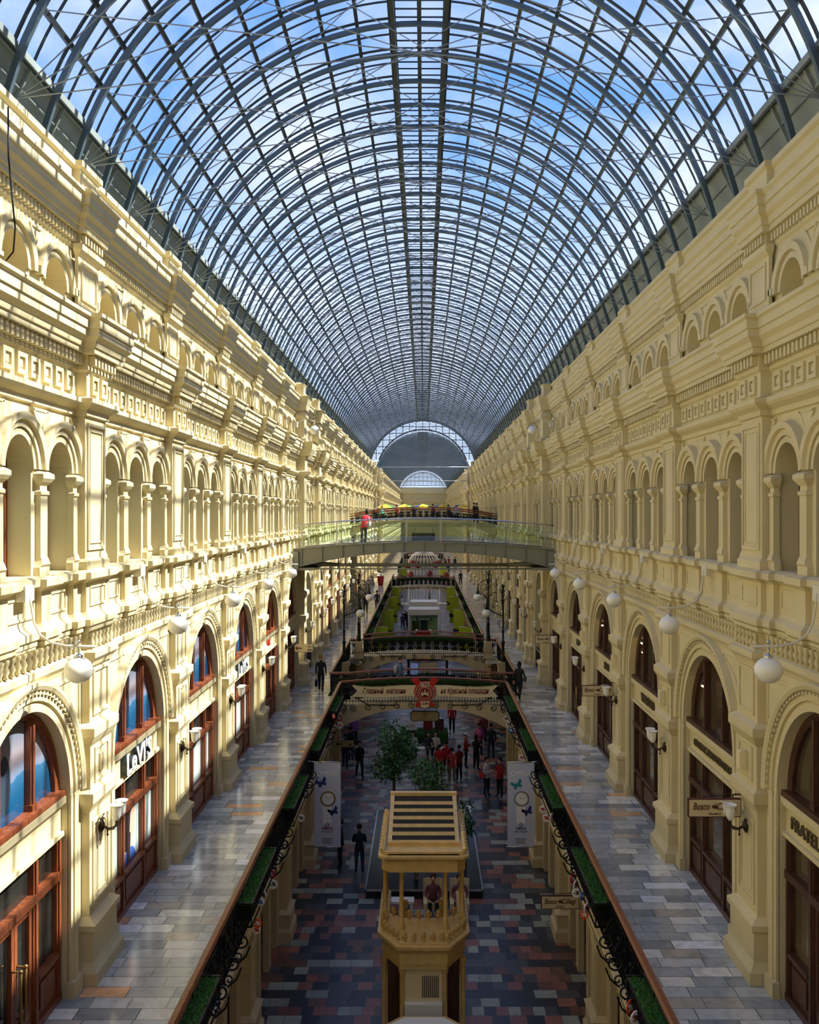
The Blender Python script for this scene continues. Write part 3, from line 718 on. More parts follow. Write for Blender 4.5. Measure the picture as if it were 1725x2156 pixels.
lettering('FRATELLI ROSSETTI', 'right', 14.4, -5.2, .30, 2.9, 'letter', 'bronze serif letters on the fascia nearest the camera, shaded right wall', W2+.10, .02)
lettering('GIUSEPPE ZANOTTI DESIGN', 'right', 20.2, -5.2, .22, 2.7, 'letter', 'long row of bronze letters on the second fascia of the shaded right wall', W2+.10, .02)
lettering('WOLFORD', 'right', 26.04, -5.2, .34, 1.5, 'letter', 'wide bronze letters on the third fascia of the shaded right wall', W2+.10, .02)
lettering('KENZO', 'right', 31.86, -5.18, .34, .8, 'letter', 'short bronze letters on the fourth fascia of the shaded right wall', W2+.10, .02)
lettering('KENZO', 'right', 37.68, -5.18, .34, .8, 'letter', 'short bronze letters on the fifth fascia of the shaded right wall', W2+.10, .02)
lettering('M\u2022A\u2022C', 'left', 37.68, -5.18, .34, .8, 'red', 'small red letters on the fascia before the dark passage, sunlit left wall', W2+.10, .02)
def board(name, label, cat, loc, w, h, border=.03, clip=.0, fill='signcream', bm='signborder', group=None):
    t = thing(name, label, cat, loc, 0, group)
    def octo(a, b, c): return [(-a+c, -b), (a-c, -b), (a, -b+c), (a, b-c), (a-c, b), (-a+c, b), (-a, b-c), (-a, -b+c)]
    c = max(clip, .001)
    f = MB(); f.prism(octo(w/2, h/2, c), -.035, .035); f.obj('sign_frame', bm, t)
    g = MB(); g.prism(octo(w/2-border, h/2-border, c*.8), -.05, .05); g.obj('sign_face', fill, t)
    return t
def txt(t, s, size, m, x, z, width=None, shear=0, bold=0, y=-.058, name='lettering', rot=RCAM, depth=.004):
    h = [c for c in t.children if c.name.split('.')[0] in ('sign_face', 'cloth', 'disc', 'ribbon', 'shield', 'name_sign')]
    if h and not (s == '\u0413\u0423\u041c'): t = h[-1]
    return place(text_mesh(s, size, m, depth, shear, 'CENTER', width, 1.0, bold), name, t, (x, y, z), rot)
for k, (x, y, z) in enumerate(((5.37, 17.45, -5.43), (5.36, 29.1, -5.46), (5.3, 40.8, -5.44), (3.5, 24.2, -9.95))):
    t = board('hanging_sign', 'cream hanging sign with brown script, '+['nearest on the shaded right wall', 'second on the shaded right wall', 'beside the dark passage on the right', 'lowest one, over the dark ground floor'][k], 'sign', (x, y, z), .98, .34, .02, 0, 'signcream', 'signborder', 'cream script signs')
    txt(t, 'Bosco', .19, 'signborder', -.25, .03, .30, .25); txt(t, 'Ciliegi', .19, 'signborder', .22, .03, .36, .25); txt(t, 'FAMILY', .055, 'signborder', 0, -.105, .22)
    c = MB(); c.ball((-.025, -.055, .03), .035, 10, 8); c.ball((.03, -.055, .02), .03, 10, 8); c.tube([(0, -.056, .05), (.03, -.056, .10)], .006, 4); c.obj('cherry_emblem', 'signborder', t)
    b = MB(); b.tube([(.35, 0, .17), (.35, 0, .24), (.52 if k < 3 else .6, 0, .24)], .015, 6); b.tube([(-.2, 0, .17), (-.2, 0, .2), (.5, 0, .24)], .008, 6); b.obj('bracket', 'iron', t)
def arrow(t, x, z, k, m):
    a = MB(); a.prism([(-.16, 0), (-.04, .11), (-.04, .07), (-.09, .025), (.14, .025), (.14, -.025), (-.09, -.025), (-.04, -.07), (-.04, -.11)], -.004, .004)
    a.obj('arrow', m, t, (x, -.056, z)); t.children[-1].scale = (k, 1, k)
t = board('direction_sign', 'cream octagonal arrow sign with dark red border beside the sunlit passage', 'sign', (-5.36, 42.3, -6.03), .88, .40, .035, .09)
arrow(t, -.22, 0, .9, 'signborder'); txt(t, 'WC', .12, 'signborder', .26, .07, .14); i = MB(); i.box(-.07, -.01, 0, .004, -.1, -.01); i.box(.02, .08, 0, .004, -.1, -.01); i.obj('pictogram', 'signborder', t, (.26, -.056, -.02))
b = MB(); b.tube([(-.44, 0, .1), (-.75, 0, .1)], .02, 6); b.obj('bracket', 'iron', t)
x, y, z = at(726, 1566, 43.2)
t = board('direction_sign', 'cream octagonal arrow sign low down before the people on the left', 'sign', (x, y, z), .86, .34, .025, .08, 'signcream', 'iron')
arrow(t, -.24, 0, .9, 'iron'); txt(t, 'WC', .1, 'iron', .26, .05, .12); i = MB(); i.box(-.05, .05, 0, .004, -.09, -.02); i.obj('pictogram', 'iron', t, (.26, -.056, 0)); b = MB(); b.tube([(-.3, 0, .17), (-.3, 0, 1.0)], .012, 6); b.tube([(.3, 0, .17), (.3, 0, 1.0)], .012, 6); b.obj('bracket', 'iron', t)
for s in (-1, 1):
    x, y, z = at(892+s*133, 1226, 60.5)
    t = board('direction_sign', 'small cream sign board on a post beyond the lamp posts, '+('left' if s < 0 else 'right')+' walkway', 'sign', (x, y, z), .6, .3, .03, .07, 'signcream', 'iron')
    b = MB(); b.tube([(0, 0, -.15), (0, 0, Z2-z)], .025, 6); b.obj('sign_post', 'iron', t)
t = board('hanging_sign', 'large cream octagonal sign with number 2 hanging under the banner footbridge', 'sign', (0.06, 41.6, -8.92), 1.28, .46, .035, .1)
txt(t, '2', .2, 'letter', 0, .06, .1); txt(t, '\u043b\u0438\u043d\u0438\u044f  line', .1, 'letter', 0, -.12, .6); fr_ = MB(); frame(fr_, -.09, .09, -.04, .16, 0, .012, .006); fr_.map(lambda x, y, z: (y, -x-.052, z)); fr_.obj('number_frame', 'letter', t)
b = MB(); b.tube([(-.5, 0, .23), (-.5, 0, .42)], .012, 6); b.tube([(.5, 0, .23), (.5, 0, .42)], .012, 6); b.obj('bracket', 'iron', t)

# ------------------------------------------------------------------ gallery railings with planters and discount discs
def spiral(mb, c, r0, turns, r, plane='yz', a0=0, sg=1, n=16, x=0):
    P = []
    for i in range(n+1):
        t = i/n; a = a0+sg*turns*2*pi*t; q = r0*(1-.82*t)
        u, w = c[0]+q*cos(a), c[1]+q*sin(a); P.append((x, u, w) if plane == 'yz' else (u, x, w))
    mb.tube(P, r, 4, False, False)
def iron(L, z0=Z2+.06, z1=-7.32):
    mb = MB(); n = int(L/.125); h = z1-z0
    for k in range(n+1):
        y = k*L/n; mb.box(-.012, .012, y-.012, y+.012, z0, z1)
    for z in (z0, z0+.18, z1-.16, z1): mb.box(-.016, .016, 0, L, z-.014, z+.014)
    m = int(L/.5)
    for k in range(m):
        y = (k+.5)*L/m
        for sg, zc in ((1, z0+.36), (-1, z0+.58)):
            spiral(mb, (y-.11, zc), .12, 1.2, .014, 'yz', pi/2*sg, 1, 10, .012); spiral(mb, (y+.11, zc), .12, 1.2, .014, 'yz', pi/2*sg, -1, 10, .012)
        mb.ball((.0, y, z0+.47), .05, 6, 4)
        mb.add([(.006, y-.2, z0+.2), (.006, y+.2, z0+.2), (.006, y+.07, z0+.42), (.006, y-.07, z0+.42)], [(0, 1, 2, 3)])
        mb.add([(.006, y-.2, z1-.18), (.006, y+.2, z1-.18), (.006, y+.07, z0+.52), (.006, y-.07, z0+.52)], [(0, 1, 2, 3)])
    return mb
def handrail(L, z=-7.25):
    mb = MB(); P = [(-.055, z-.05), (.055, z-.05), (.07, z), (.04, z+.045), (-.04, z+.045), (-.07, z)]
    mb.prism(P, 0, L); return mb
IR6, HR6 = iron(6).mesh('iron_panel', 'iron'), handrail(6).mesh('handrail', 'rail')
pst = MB(); pst.box(-.03, .03, -.03, .03, Z2, -7.3); pst.ball((0, 0, Z2+.1), .06, 8, 6); PSTM = pst.mesh('post', 'iron')
def scrollmesh(s):
    mb = MB()
    P = [(-s*.02, 0, -7.55), (-s*.1, 0, -7.62), (-s*.16, 0, -7.72)]
    spiral(mb, (-s*.16, -7.9), .17, 1.6, .02, 'xz', pi/2, -s, 26); spiral(mb, (-s*.10, -8.2), .11, 1.3, .016, 'xz', -pi/2, s, 16)
    mb.tube([(-s*.05, 0, -7.5), (-s*.16, 0, -7.72)], .02, 4, False); mb.tube([(-s*.32, 0, -7.98), (-s*.24, 0, -8.18), (-s*.05, 0, -8.35)], .022, 4, False)
    mb.tube([(-s*.02, 0, -8.36), (-s*.02, 0, -7.4)], .02, 4, False)
    return mb.mesh('scroll', 'iron')
SCR = {s: scrollmesh(s) for s in (-1, 1)}
def grassmesh(L, w, n=900):
    g = MB(); g.box(-w/2, w/2, -L/2, L/2, -.07, 0); rnd = random.Random(3)
    for k in range(n):
        x, y = rnd.uniform(-w/2, w/2), rnd.uniform(-L/2, L/2); a = rnd.uniform(0, pi); h = rnd.uniform(.02, .06)
        g.add([(x-cos(a)*.012, y-sin(a)*.012, 0), (x+cos(a)*.012, y+sin(a)*.012, 0), (x+rnd.uniform(-.02, .02), y+rnd.uniform(-.02, .02), h)], [(0, 1, 2)])
    return g
GRM = grassmesh(2.9, .25).mesh('grass', 'grass')
bk = MB(); bk.box(-.12, .12, -1.48, 1.48, -.34, -.09)
for y in (-1.5, 1.5):
    bk.box(-.15, .15, y-.02, y+.02, -.02, .01)
    for x in (-.13, 0, .13): bk.box(x-.012, x+.012, y-.012, y+.012, -.45, 0)
    bk.box(-.15, .15, y-.015, y+.015, -.46, -.43)
for x in (-.14, .14):
    bk.box(x-.012, x+.012, -1.5, 1.5, -.03, .0); bk.box(x-.012, x+.012, -1.5, 1.5, -.45, -.42)
    for k in range(15): spiral(bk, (-1.4+k*.2, -.22), .1, 1.2, .012, 'yz', pi/2, 1 if k % 2 else -1, 10, x)
BKM = bk.mesh('iron_basket', 'iron')
lt = MB(); lt.box(-.012, .012, -1.5, 1.5, 0, .02); LTM = lt.mesh('rail_edge', 'chrome')
nsec = {-1: 0, 1: 0}
def railing_section(s, y, where, scrolls=True):
    n = nsec[s]; nsec[s] += 1
    t = thing('railing', 'black wrought iron railing with wooden handrail, %s section from the camera, %s side' % (ORD[n] if n < 20 else 'last', 'left' if s < 0 else 'right'), 'railing', (s*3.57, y, 0), 0, 'gallery railing sections')
    place(HR6, 'handrail', t); place(IR6, 'iron_panel', t)
    for k in (0, 2, 4): place(PSTM, 'post', t, (0, k+.02, 0))
    if scrolls:
        for k in (.1, .95, 5.1): place(SCR[s], 'scroll', t, (-s*.05, k, 0))
np_ = {-1: 0, 1: 0}
def planter(s, y):
    n = np_[s]; np_[s] += 1
    t = thing('planter', 'long grass planter in black iron basket, %s from the camera on the %s railing' % (ORD[n], 'left' if s < 0 else 'right'), 'planter', (s*3.42, y, -7.45), 0, 'grass planters on the railings')
    place(GRM, 'grass', place(BKM, 'iron_basket', t)); place(LTM, 'rail_edge', t, (s*.14, 0, .03))
for s in (-1, 1):
    for k in range(6): railing_section(s, 4.5+6*k, 'near'); planter(s, 7.9+P6*k)
    for k in range(8): railing_section(s, 56.6+6*k, 'mid', False)
    for k in range(5): planter(s, 60.5+9.0*k)
    for k in range(1): railing_section(s, 107.5, 'far', False)
    for k in range(5): railing_section(s, 132+6*k, 'far', False)
    mb = handrail(11.4); mp = iron(11.4); sd = 'left' if s < 0 else 'right'
    t = thing('railing', 'black iron railing bowed out around the crossing, '+sd+' side', 'railing', (s*4.22, 42.9, 0)); mb.obj('handrail', 'rail', t); mp.obj('iron_panel', 'iron', t)
    for yy, ll in ((42.9, .66), (54.25, .66)):        # short returns
        t = thing('railing', 'short iron railing return at the %s end of the crossing, %s side' % ('near' if yy < 50 else 'far', sd), 'railing', (s*3.57 if s > 0 else -4.22, yy, 0), -pi/2)
        handrail(ll).obj('handrail', 'rail', t, (0, 0, 0)); iron(ll).obj('iron_panel', 'iron', t)
    t = thing('railing', 'low black stair railing at the mouth of the dark passage, '+sd+' side', 'railing', (s*6.1, 48.2, 0)); handrail(5.0).obj('handrail', 'iron', t); iron(5.0).obj('iron_panel', 'iron', t)
DISC = {}
def disc(px, py, X, face, ink, word, label, r=.1, yaw=0):
    Y = X*F/(px-VX); x, y, z = at(px, py, Y)
    t = thing('discount_disc', label, 'badge', (x, y, z), yaw, 'round discount discs on the railings')
    k = (face, r)
    if k not in DISC: d = MB(); d.prism([(r*cos(2*pi*i/20), r*sin(2*pi*i/20)) for i in range(20)], -.008, .008); DISC[k] = d.mesh('disc', face)
    place(DISC[k], 'disc', t); txt(t, word, r*1.15, ink, 0, 0, r*1.3, 0, .003, -.012)
for a in ((572, 1840, -3.26, 'red', 'white', '%', 'red discount disc with white percent sign on the second left planter', .1, -.7), (575, 1862, -3.26, 'white', 'black', '-%', 'white disc with black minus percent just under the red one, left', .1, .1),
          (549, 1899, -3.26, 'white', 'blue', '%', 'small white disc below the planter ironwork, left', .085, -.3), (542, 1944, -3.26, 'orange', 'white', '-%', 'orange red disc under the near left planter corner', .09, .1), (556, 1884, -3.26, 'white', 'darkred', '%', 'white disc between the iron curls, left', .08, -.8),
          (634, 1722, -3.26, 'white', 'black', '%', 'pale disc beside the left hanging banner', .1, .2), (714, 1512, -3.26, 'red', 'white', '%', 'red disc high on the far left railing planter', .12, -.4), (715, 1527, -3.26, 'white', 'red', '%', 'white disc under the far red disc, left', .14, .1), (703, 1508, -3.26, 'red', 'white', '%', 'second red disc at the far left planter', .1, -.8),
          (541, 1958, -3.30, 'white', 'red', '%', 'half hidden pale disc behind the orange one, left', .08, .0),
          (1207, 1850, 3.26, 'red', 'white', '%', 'red discount disc on the second right planter', .1, .7), (1213, 1863, 3.26, 'white', 'red', '%', 'white disc touching the red one, right planter', .1, .9), (1227, 1887, 3.26, 'blue', 'white', '%', 'blue disc on the ironwork, right planter', .085, .8), (1236, 1912, 3.26, 'white', 'red', '%', 'white disc with red sign above the orange disc, right', .1, .8), (1231, 1926, 3.26, 'orange', 'white', '%', 'orange red disc beside the lower script sign, right', .09, .1),
          (1328, 2120, 3.26, 'orange', 'white', '%', 'bright orange disc nearest the camera, right', .12, .8), (1340, 2143, 3.26, 'white', 'darkred', '%', 'pale purple edged disc nearest the camera, right', .11, .5), (1214, 1880, 3.26, 'white', 'black', '-%', 'greyish disc hanging beside the blue disc, right', .1, .1),
          (1143, 1704, 3.26, 'white', 'red', '%', 'pale disc beside the right hanging banner, upper', .1, .1), (1151, 1722, 3.26, 'white', 'red', '%', 'pale disc beside the right hanging banner, lower', .11, .1), (1163, 1720, 3.26, 'white', 'orange', '%', 'narrow pale disc at the third right planter end', .1, .9), (1066, 1513, 3.26, 'white', 'darkred', '%', 'white disc high on the far right railing', .12, .2), (1072, 1525, 3.26, 'white', 'darkred', '%', 'second white disc on the far right railing', .13, .1), (1099, 1595, 3.26, 'white', 'red', '%', 'white disc above the right hanging banner', .11, .1), (1077, 1538, 3.26, 'blue', 'white', '%', 'dark blue disc on the far right railing', .1, .1)):
    disc(*a)
# ------------------------------------------------------------------ hanging watch banners
def butterfly(t, x, z, k, m):
    b = MB()
    for s in (-1, 1):
        b.add([(0, 0, 0), (s*.10, 0, .10), (s*.13, 0, .06), (s*.10, 0, .0), (s*.02, 0, -.02)], [tuple(range(5))]); b.add([(0, 0, -.01), (s*.09, 0, -.02), (s*.085, 0, -.09), (s*.03, 0, -.08)], [tuple(range(4))])
    b.box(-.008, .008, -.004, .004, -.06, .06); b.map(lambda x_, y_, z_: (x_*k*cos(.4)-z_*k*sin(.4), y_, x_*k*sin(.4)+z_*k*cos(.4))); b.obj('butterfly', m, t, (x, -.014, z))
for s in (-1, 1):
    x, y, z = at(689.5 if s < 0 else 1097, 1694, 29.0)
    t = thing('hanging_banner', 'pale blue hanging banner with a wristwatch and '+('two dark blue butterflies, left side' if s < 0 else 'a teal butterfly above, right side'), 'banner', (x, y, z), 0, 'hanging watch banners')
    c = MB(); c.box(-.41, .41, -.008, .008, -1.3, 1.3); c.obj('cloth', 'bannercloth', t)
    r = MB(); r.tube([(-.43, 0, 1.3), (.43, 0, 1.3)], .02, 6); r.tube([(-.43, 0, -1.3), (.43, 0, -1.3)], .02, 6); r.tube([(s*.3, 0, 1.3), (s*.62, 0, 1.34)], .015, 6); r.obj('rod', 'chrome', t)
    w = MB(); w.prism([(-.13, -.58), (.13, -.58), (.14, .0), (-.14, .0)], -.014, -.010); w.obj('watch_strap', 'white', t)
    if s < 0: w = MB(); w.prism([(-.12, .3), (.12, .3), (.15, .42), (-.15, .42)], -.014, -.010); w.obj('watch_lug', 'cream', t)
    w = MB(); w.prism([(.235*cos(2*pi*i/24)+.02, .235*sin(2*pi*i/24)+.18) for i in range(24)], -.02, -.009); wc = w.obj('watch_case', 'brass' if s < 0 else 'chrome', t)
    w = MB(); w.prism([(.19*cos(2*pi*i/24)+.02, .19*sin(2*pi*i/24)+.18) for i in range(24)], -.024, -.009); w.obj('watch_dial', 'white', wc)
    w = MB(); w.tube([(.02, -.026, .18), (.02+.13, -.026, .25)], .006, 4); w.tube([(.02, -.026, .18), (-.05, -.026, .26)], .006, 4)
    for i in range(12): a = i*pi/6; w.tube([(.02+.15*cos(a), -.026, .18+.15*sin(a)), (.02+.18*cos(a), -.026, .18+.18*sin(a))], .005, 4)
    w.obj('watch_hands', 'letter', wc)
    butterfly(t, -.18 if s < 0 else -.12, .68 if s < 0 else .62, 1.4, 'navy' if s < 0 else 'teal'); butterfly(t, .18 if s < 0 else .2, -.2, 1.3, 'navy')
    txt(t, '\u03a9', .16, 'darkred' if s < 0 else 'steel', 0, -.62, .1, 0, 0, -.012); txt(t, 'OMEGA', .11, 'darkred' if s < 0 else 'steel', 0, -.73, .34, 0, .002, -.012); txt(t, 'DE VILLE', .07, 'steel', 0, -.83, .4, .3, 0, -.012)
    l = MB()
    for i in range(4): l.box(-.17+.02*(i % 2), .17-.03*(i % 3), -.012, -.009, -1.05-i*.045, -1.035-i*.045)
    l.obj('small_print', 'black', t); txt(t, 'OMEGA', .2, 'white', 0, .95, .62, 0, 0, -.012)

# ------------------------------------------------------------------ footbridges of the upper gallery
def arched(x, h, R=3.57): return h*(1-(x/R)**2)
def bent(mb, h, ax=0, R=3.57): return mb.map(lambda x, y, z: (x, y, z+arched(max(-R, min(R, x)), h, R)))
def subdivided_box(mb, x0, x1, y0, y1, z0, z1, n=18):
    rows = []
    for i in range(n+1):
        x = x0+(x1-x0)*i/n; rows.append([(x, y0, z0), (x, y1, z0), (x, y1, z1), (x, y0, z1)])
    return mb.grid(rows, False, True)
def iron_x(L):                                        # railing panel along X with big scrolls
    m = iron(L); return m.map(lambda x, y, z: (y-L/2, x, z))
IRX = iron_x(7.1)
def footbridge(y0, y1, label, h=.2, R=3.55, light=True):
    t = thing('footbridge', label, 'bridge', (0, y0, 0)); L = y1-y0
    d = MB(); subdivided_box(d, -R, R, 0, L, Z2-.12, Z2); bent(d, h); d.obj('deck', 'stone_low', t)
    for yy in (0, L):
        b = MB(); rows = []
        for i in range(25):
            x = -R+2*R*i/24; zt = Z2-.0+arched(x, h); zb = Z2-.06-.85*(abs(x)/R)**2.4
            rows.append([(x, yy-.06, zb), (x, yy+.06, zb), (x, yy+.06, zt), (x, yy-.06, zt)])
        b.grid(rows, False, True); b.obj('side_beam', 'stone_low', t)
        hr = MB(); rows = []
        for i in range(25):
            x = -R+2*R*i/24; z = -7.25+arched(x, h); rows.append([(x, yy-.05, z-.04), (x, yy+.05, z-.04), (x, yy+.06, z), (x, yy+.03, z+.04), (x, yy-.03, z+.04), (x, yy-.06, z)])
        hr.grid(rows, False, True); o = hr.obj('handrail', 'rail', t)
        p = MB(); p.v, p.f, p.sm, p.mi = list(IRX.v), IRX.f, IRX.sm, IRX.mi; bent(p, h); p.obj('iron_panel', 'iron', t, (0, yy, 0))
        if yy == 0:
            sc = MB()
            for s in (-1, 1):
                for k in range(5): spiral(sc, (s*(.5+k*.62), Z2-.12+arched(.5+k*.62, h)), .16, 1.3, .016, 'xz', pi/2, -s, 14)
                sc.tube([(s*3.4, 0, -7.6), (s*2.4, 0, -8.2), (s*1.2, 0, -8.22)], .025, 4, False); spiral(sc, (s*3.5, -8.35), .3, 1.5, .025, 'xz', pi/2, -s, 20)
            sc.obj('scrollwork', 'iron', t, (0, -.09, 0))
    return t
footbridge(40.6, 42.8, 'arched footbridge with the wide cream banner across the open gallery')
footbridge(54.4, 56.4, 'dark arched footbridge between the four lamp posts')
footbridge(104.8, 107.2, 'far footbridge in front of the white birdcage dome')
footbridge(168, 170, 'farthest footbridge with a narrow cream strip beyond the birdcage')
for y, n in ((41.7, 'banner footbridge'), (55.4, 'lamp post footbridge'), (106, 'far footbridge')):   # long grass troughs behind the front rail
    mb = MB(); subdivided_box(mb, -2.9, 2.9, -.14, .14, -7.62, -7.36); bent(mb, .2); rnd = random.Random(5)
    for k in range(500):
        x = rnd.uniform(-2.9, 2.9); yy = rnd.uniform(-.16, .16); z = -7.36+arched(x, .2); mb.add([(x-.02, yy, z), (x+.02, yy, z), (x+rnd.uniform(-.03, .03), yy, z+.07)], [(0, 1, 2)])
    o = mb.obj('planter', 'grass', None, (0, (40.6 if y < 50 else 54.4 if y < 60 else 104.8)+.25, 0)); tag(o, 'green trough behind the front rail of the '+n, 'planter')
# banner ribbon with emblem
t = thing('banner', 'wavy cream ribbon banner with brown Cyrillic script on the near footbridge', 'banner', (0.06, 40.42, -7.60))
mb = MB(); rows = []
for i in range(61):
    x = -3.12+6.24*i/60; a = abs(x); e = .25; off = .035*sin(a*2.2)-.02; notch = 0
    rows.append([(x, 0, -e+off), (x, 0, e+off)])
mb.grid(rows)
for s in (-1, 1):
    mb.add([(s*3.12, 0, .23), (s*3.12, 0, -.27), (s*2.86, 0, -.02)], [(0, 1, 2)])
rib_ = mb
mb = MB(); rows = []
for i in range(49):
    x = -2.86+5.72*i/48; off = .035*sin(abs(x)*2.2)-.02; rows.append([(x, 0, -.25+off), (x, 0, .25+off)])
mb.grid(rows)
for s in (-1, 1):
    o_ = .035*sin(2.86*2.2)-.02
    mb.add([(s*2.86, 0, .25+o_), (s*3.14, 0, .26), (s*2.9, 0, 0), (s*2.86, 0, 0)], [(0, 1, 2, 3)]); mb.add([(s*2.86, 0, -.25+o_), (s*3.14, 0, -.24), (s*2.9, 0, 0), (s*2.86, 0, 0)], [(0, 1, 2, 3)])
mb.obj('ribbon', 'cream', t)
bd = MB()
for dz in (-.235, .235):
    for s in (-1, 1): bd.tube([(s*(.5+2.4*i/24), -.012, dz+.035*sin((.5+2.4*i/24)*2.2)-.02) for i in range(25)], .006, 4, False)
bd.obj('ribbon_border', 'letter', t)
txt(t, '\u0413\u043b\u0430\u0432\u043d\u044b\u0439  \u043c\u0430\u0433\u0430\u0437\u0438\u043d', .33, 'darkred', -1.73, .0, 1.84, .3, .004, -.015); txt(t, '\u043d\u0430 \u041a\u0440\u0430\u0441\u043d\u043e\u0439 \u043f\u043b\u043e\u0449\u0430\u0434\u0438', .33, 'darkred', 1.7, 0, 2.06, .3, .004, -.015)
def emblem(loc, label, full=True):
    t = thing('emblem', label, 'emblem', loc)
    r = MB()
    for s in (-1, 1):
        r.prism([(s*.20, .1), (s*.62, .52), (s*.34, .62), (s*.0, .25)], -.02, .0); r.prism([(s*.16, -.3), (s*.42, -.52), (s*.36, -.68), (s*.0, -.5)], -.02, .0)
    r.prism([(.46*cos(2*pi*i/32), .46*sin(2*pi*i/32)) for i in range(32)], -.03, .0); r.obj('red_ribbon', 'red', t)
    for rad, m, y in ((.40, 'cream', -.036), (.38, 'darkred', -.040), (.31, 'cream', -.044), (.295, 'red', -.048), (.235, 'cream', -.052), (.22, 'darkred', -.056)):
        d = MB(); d.prism([(rad*cos(2*pi*i/32), rad*sin(2*pi*i/32)-.04) for i in range(32)], y, y+.02); d.obj('ring', m, t)
    k = MB(); k.prism([(-.15, -.16), (-.15, -.02), (-.12, .03), (-.09, -.02), (-.09, -.06), (-.03, -.06), (-.03, .05), (0, .12), (.03, .05), (.03, -.06), (.09, -.06), (.09, -.02), (.12, .03), (.15, -.02), (.15, -.16)], -.066, -.05); k.obj('tower_silhouette', 'cream', t)
    k = MB(); k.lathe([(.0, -.05), (.06, -.03), (.07, 0)], 10); k.map(lambda x, y, z: (x*1.2, -.07, z-.12)); k.obj('red_dome', 'red', t)
    s_ = MB(); s_.prism([(-.17, .22), (.17, .22), (.2, .42), (-.2, .42)], -.06, 0); s_.obj('top_plate', 'cream', t); txt(t, '\u0413\u0423\u041c', .22, 'darkred', 0, .31, .3, 0, .006, -.066)
    s_ = MB(); s_.prism([(-.19, -.4), (.19, -.4), (.17, -.62), (0, -.68), (-.17, -.62)], -.06, 0); s_.obj('shield', 'cream', t); txt(t, 'GUM', .15, 'darkred', 0, -.5, .26, 0, .005, -.066)
    return t
emblem((0.06, 40.36, -7.62), 'round red and cream emblem on crossed red ribbons in the middle of the banner')
t = thing('emblem', 'red panel with white ends seen over the second footbridge rail', 'emblem', (0, 56.55, -7.1))
mb = MB(); mb.prism([(-.42, -.22), (.42, -.22), (.5, .05), (.32, .1), (-.32, .1), (-.5, .05)], -.02, .02); mb.obj('red_ribbon', 'red', t)
mb = MB(); 
for s in (-1, 1): mb.prism([(s*.45, -.1), (s*.62, -.05), (s*.4, .2), (s*.34, .14)], -.03, .0)
mb.obj('white_end', 'white', t)
mb = MB(); mb.box(-2.6, 2.6, -.02, .02, -.14, .16); mb.box(-2.75, 2.75, -.01, .01, -.1, .1); tag(mb.obj('banner', 'cream', None, (0, 167.9, -7.35)), 'thin cream strip on the farthest footbridge', 'banner')

# ------------------------------------------------------------------ lamp posts at the crossing
def lamp_post(loc, s, arm, label, h=4.0):
    t = thing('lamp_post', label, 'lamp post', loc, 0, 'ornate lamp posts at the crossing')
    p = MB(); p.lathe([(.12, 0), (.12, .3), (.08, .36), (.07, .9), (.10, .95), (.10, 1.02), (.055, 1.1), (.05, 1.5), (.09, 1.55), (.05, 1.62), (.045, 3.0), (.07, 3.05), (.04, 3.1), (.03, 3.5), (.01, h)], 10); p.obj('pole', 'iron', t)
    c = MB()
    pts = []
    for i in range(15):
        a = -pi/2+pi*1.05*i/14; pts.append((s*(arm*.45+arm*.55*cos(a)*.9), 0, 2.75+arm*.62*sin(a)+.3))
    c.tube([(0, 0, 2.35)]+pts[:8], .028, 6); c.tube(pts[7:], .022, 6)
    spiral(c, (s*arm*.45, 3.0), .22, 1.6, .02, 'xz', -pi/2, s, 20)
    for q in (-1, 1):
        spiral(c, (q*.16, 2.0), .14, 1.4, .018, 'xz', -pi/2, q, 16); spiral(c, (q*.14, 1.75), .1, 1.4, .016, 'xz', pi/2, -q, 14); spiral(c, (q*.2, 2.5), .16, 1.3, .016, 'xz', -pi/2, q, 14)
    c.obj('scroll_arm', 'iron', t)
    l = MB(); rnd = random.Random(int(loc[1]))
    for k in range(26):
        a = rnd.uniform(0, 2*pi); z = rnd.uniform(3.0, h); r = .1+.12*rnd.random(); b = (cos(a)*.03, sin(a)*.03, z-.12); e = (cos(a)*r, sin(a)*r, z+rnd.uniform(-.02, .12))
        l.tube([b, ((b[0]+e[0])/2, (b[1]+e[1])/2, z+.05), e], [.012, .03, .004], 4, False)
    l.obj('leaf_ornament', 'iron', t)
    hx = s*arm; r = MB(); r.lathe([(.07, 2.66), (.1, 2.72), (.06, 2.8), (.02, 2.95)], 10, (hx, 0, 0)); r.tube([(hx, 0, 2.9), (hx, 0, 3.2)], .012, 5); r.tube([(hx, 0, 3.18), (s*(arm*.92), 0, 3.3)], .016, 5); hold = r.obj('lamp_holder', 'iron', t)
    g = MB(); g.ball((hx, 0, 2.5), .235, 20, 12, (1, 1, .9)); g.obj('globe', 'globe', hold)
for s in (-1, 1):
    sd = 'left' if s < 0 else 'right'
    lamp_post((s*4.12, 48.9, Z2+.63), -s, .86, 'tall black lamp post with leaf finial and globe, nearer one on the '+sd)
    lamp_post((s*3.72, 54.2, Z2+.98), -s, .62, 'tall black lamp post with globe at the second footbridge, farther one on the '+sd)
    for yy, xx in ((48.9, 4.12), (54.2, 3.72)):
        mb = MB(); mb.box(-.26, .26, -.26, .26, 0, .5); mb.box(-.2, .2, -.2, .2, .5, .63); mb.box(-.3, .3, -.3, .3, .42, .5)
        if yy > 50: mb.box(-.2, .2, -.2, .2, .63, .98)
        tag(mb.obj('pedestal', 'stone_low', None, (s*xx, yy, Z2)), 'cream pedestal under the %s lamp post on the %s' % ('nearer' if yy < 50 else 'farther', sd), 'pedestal')
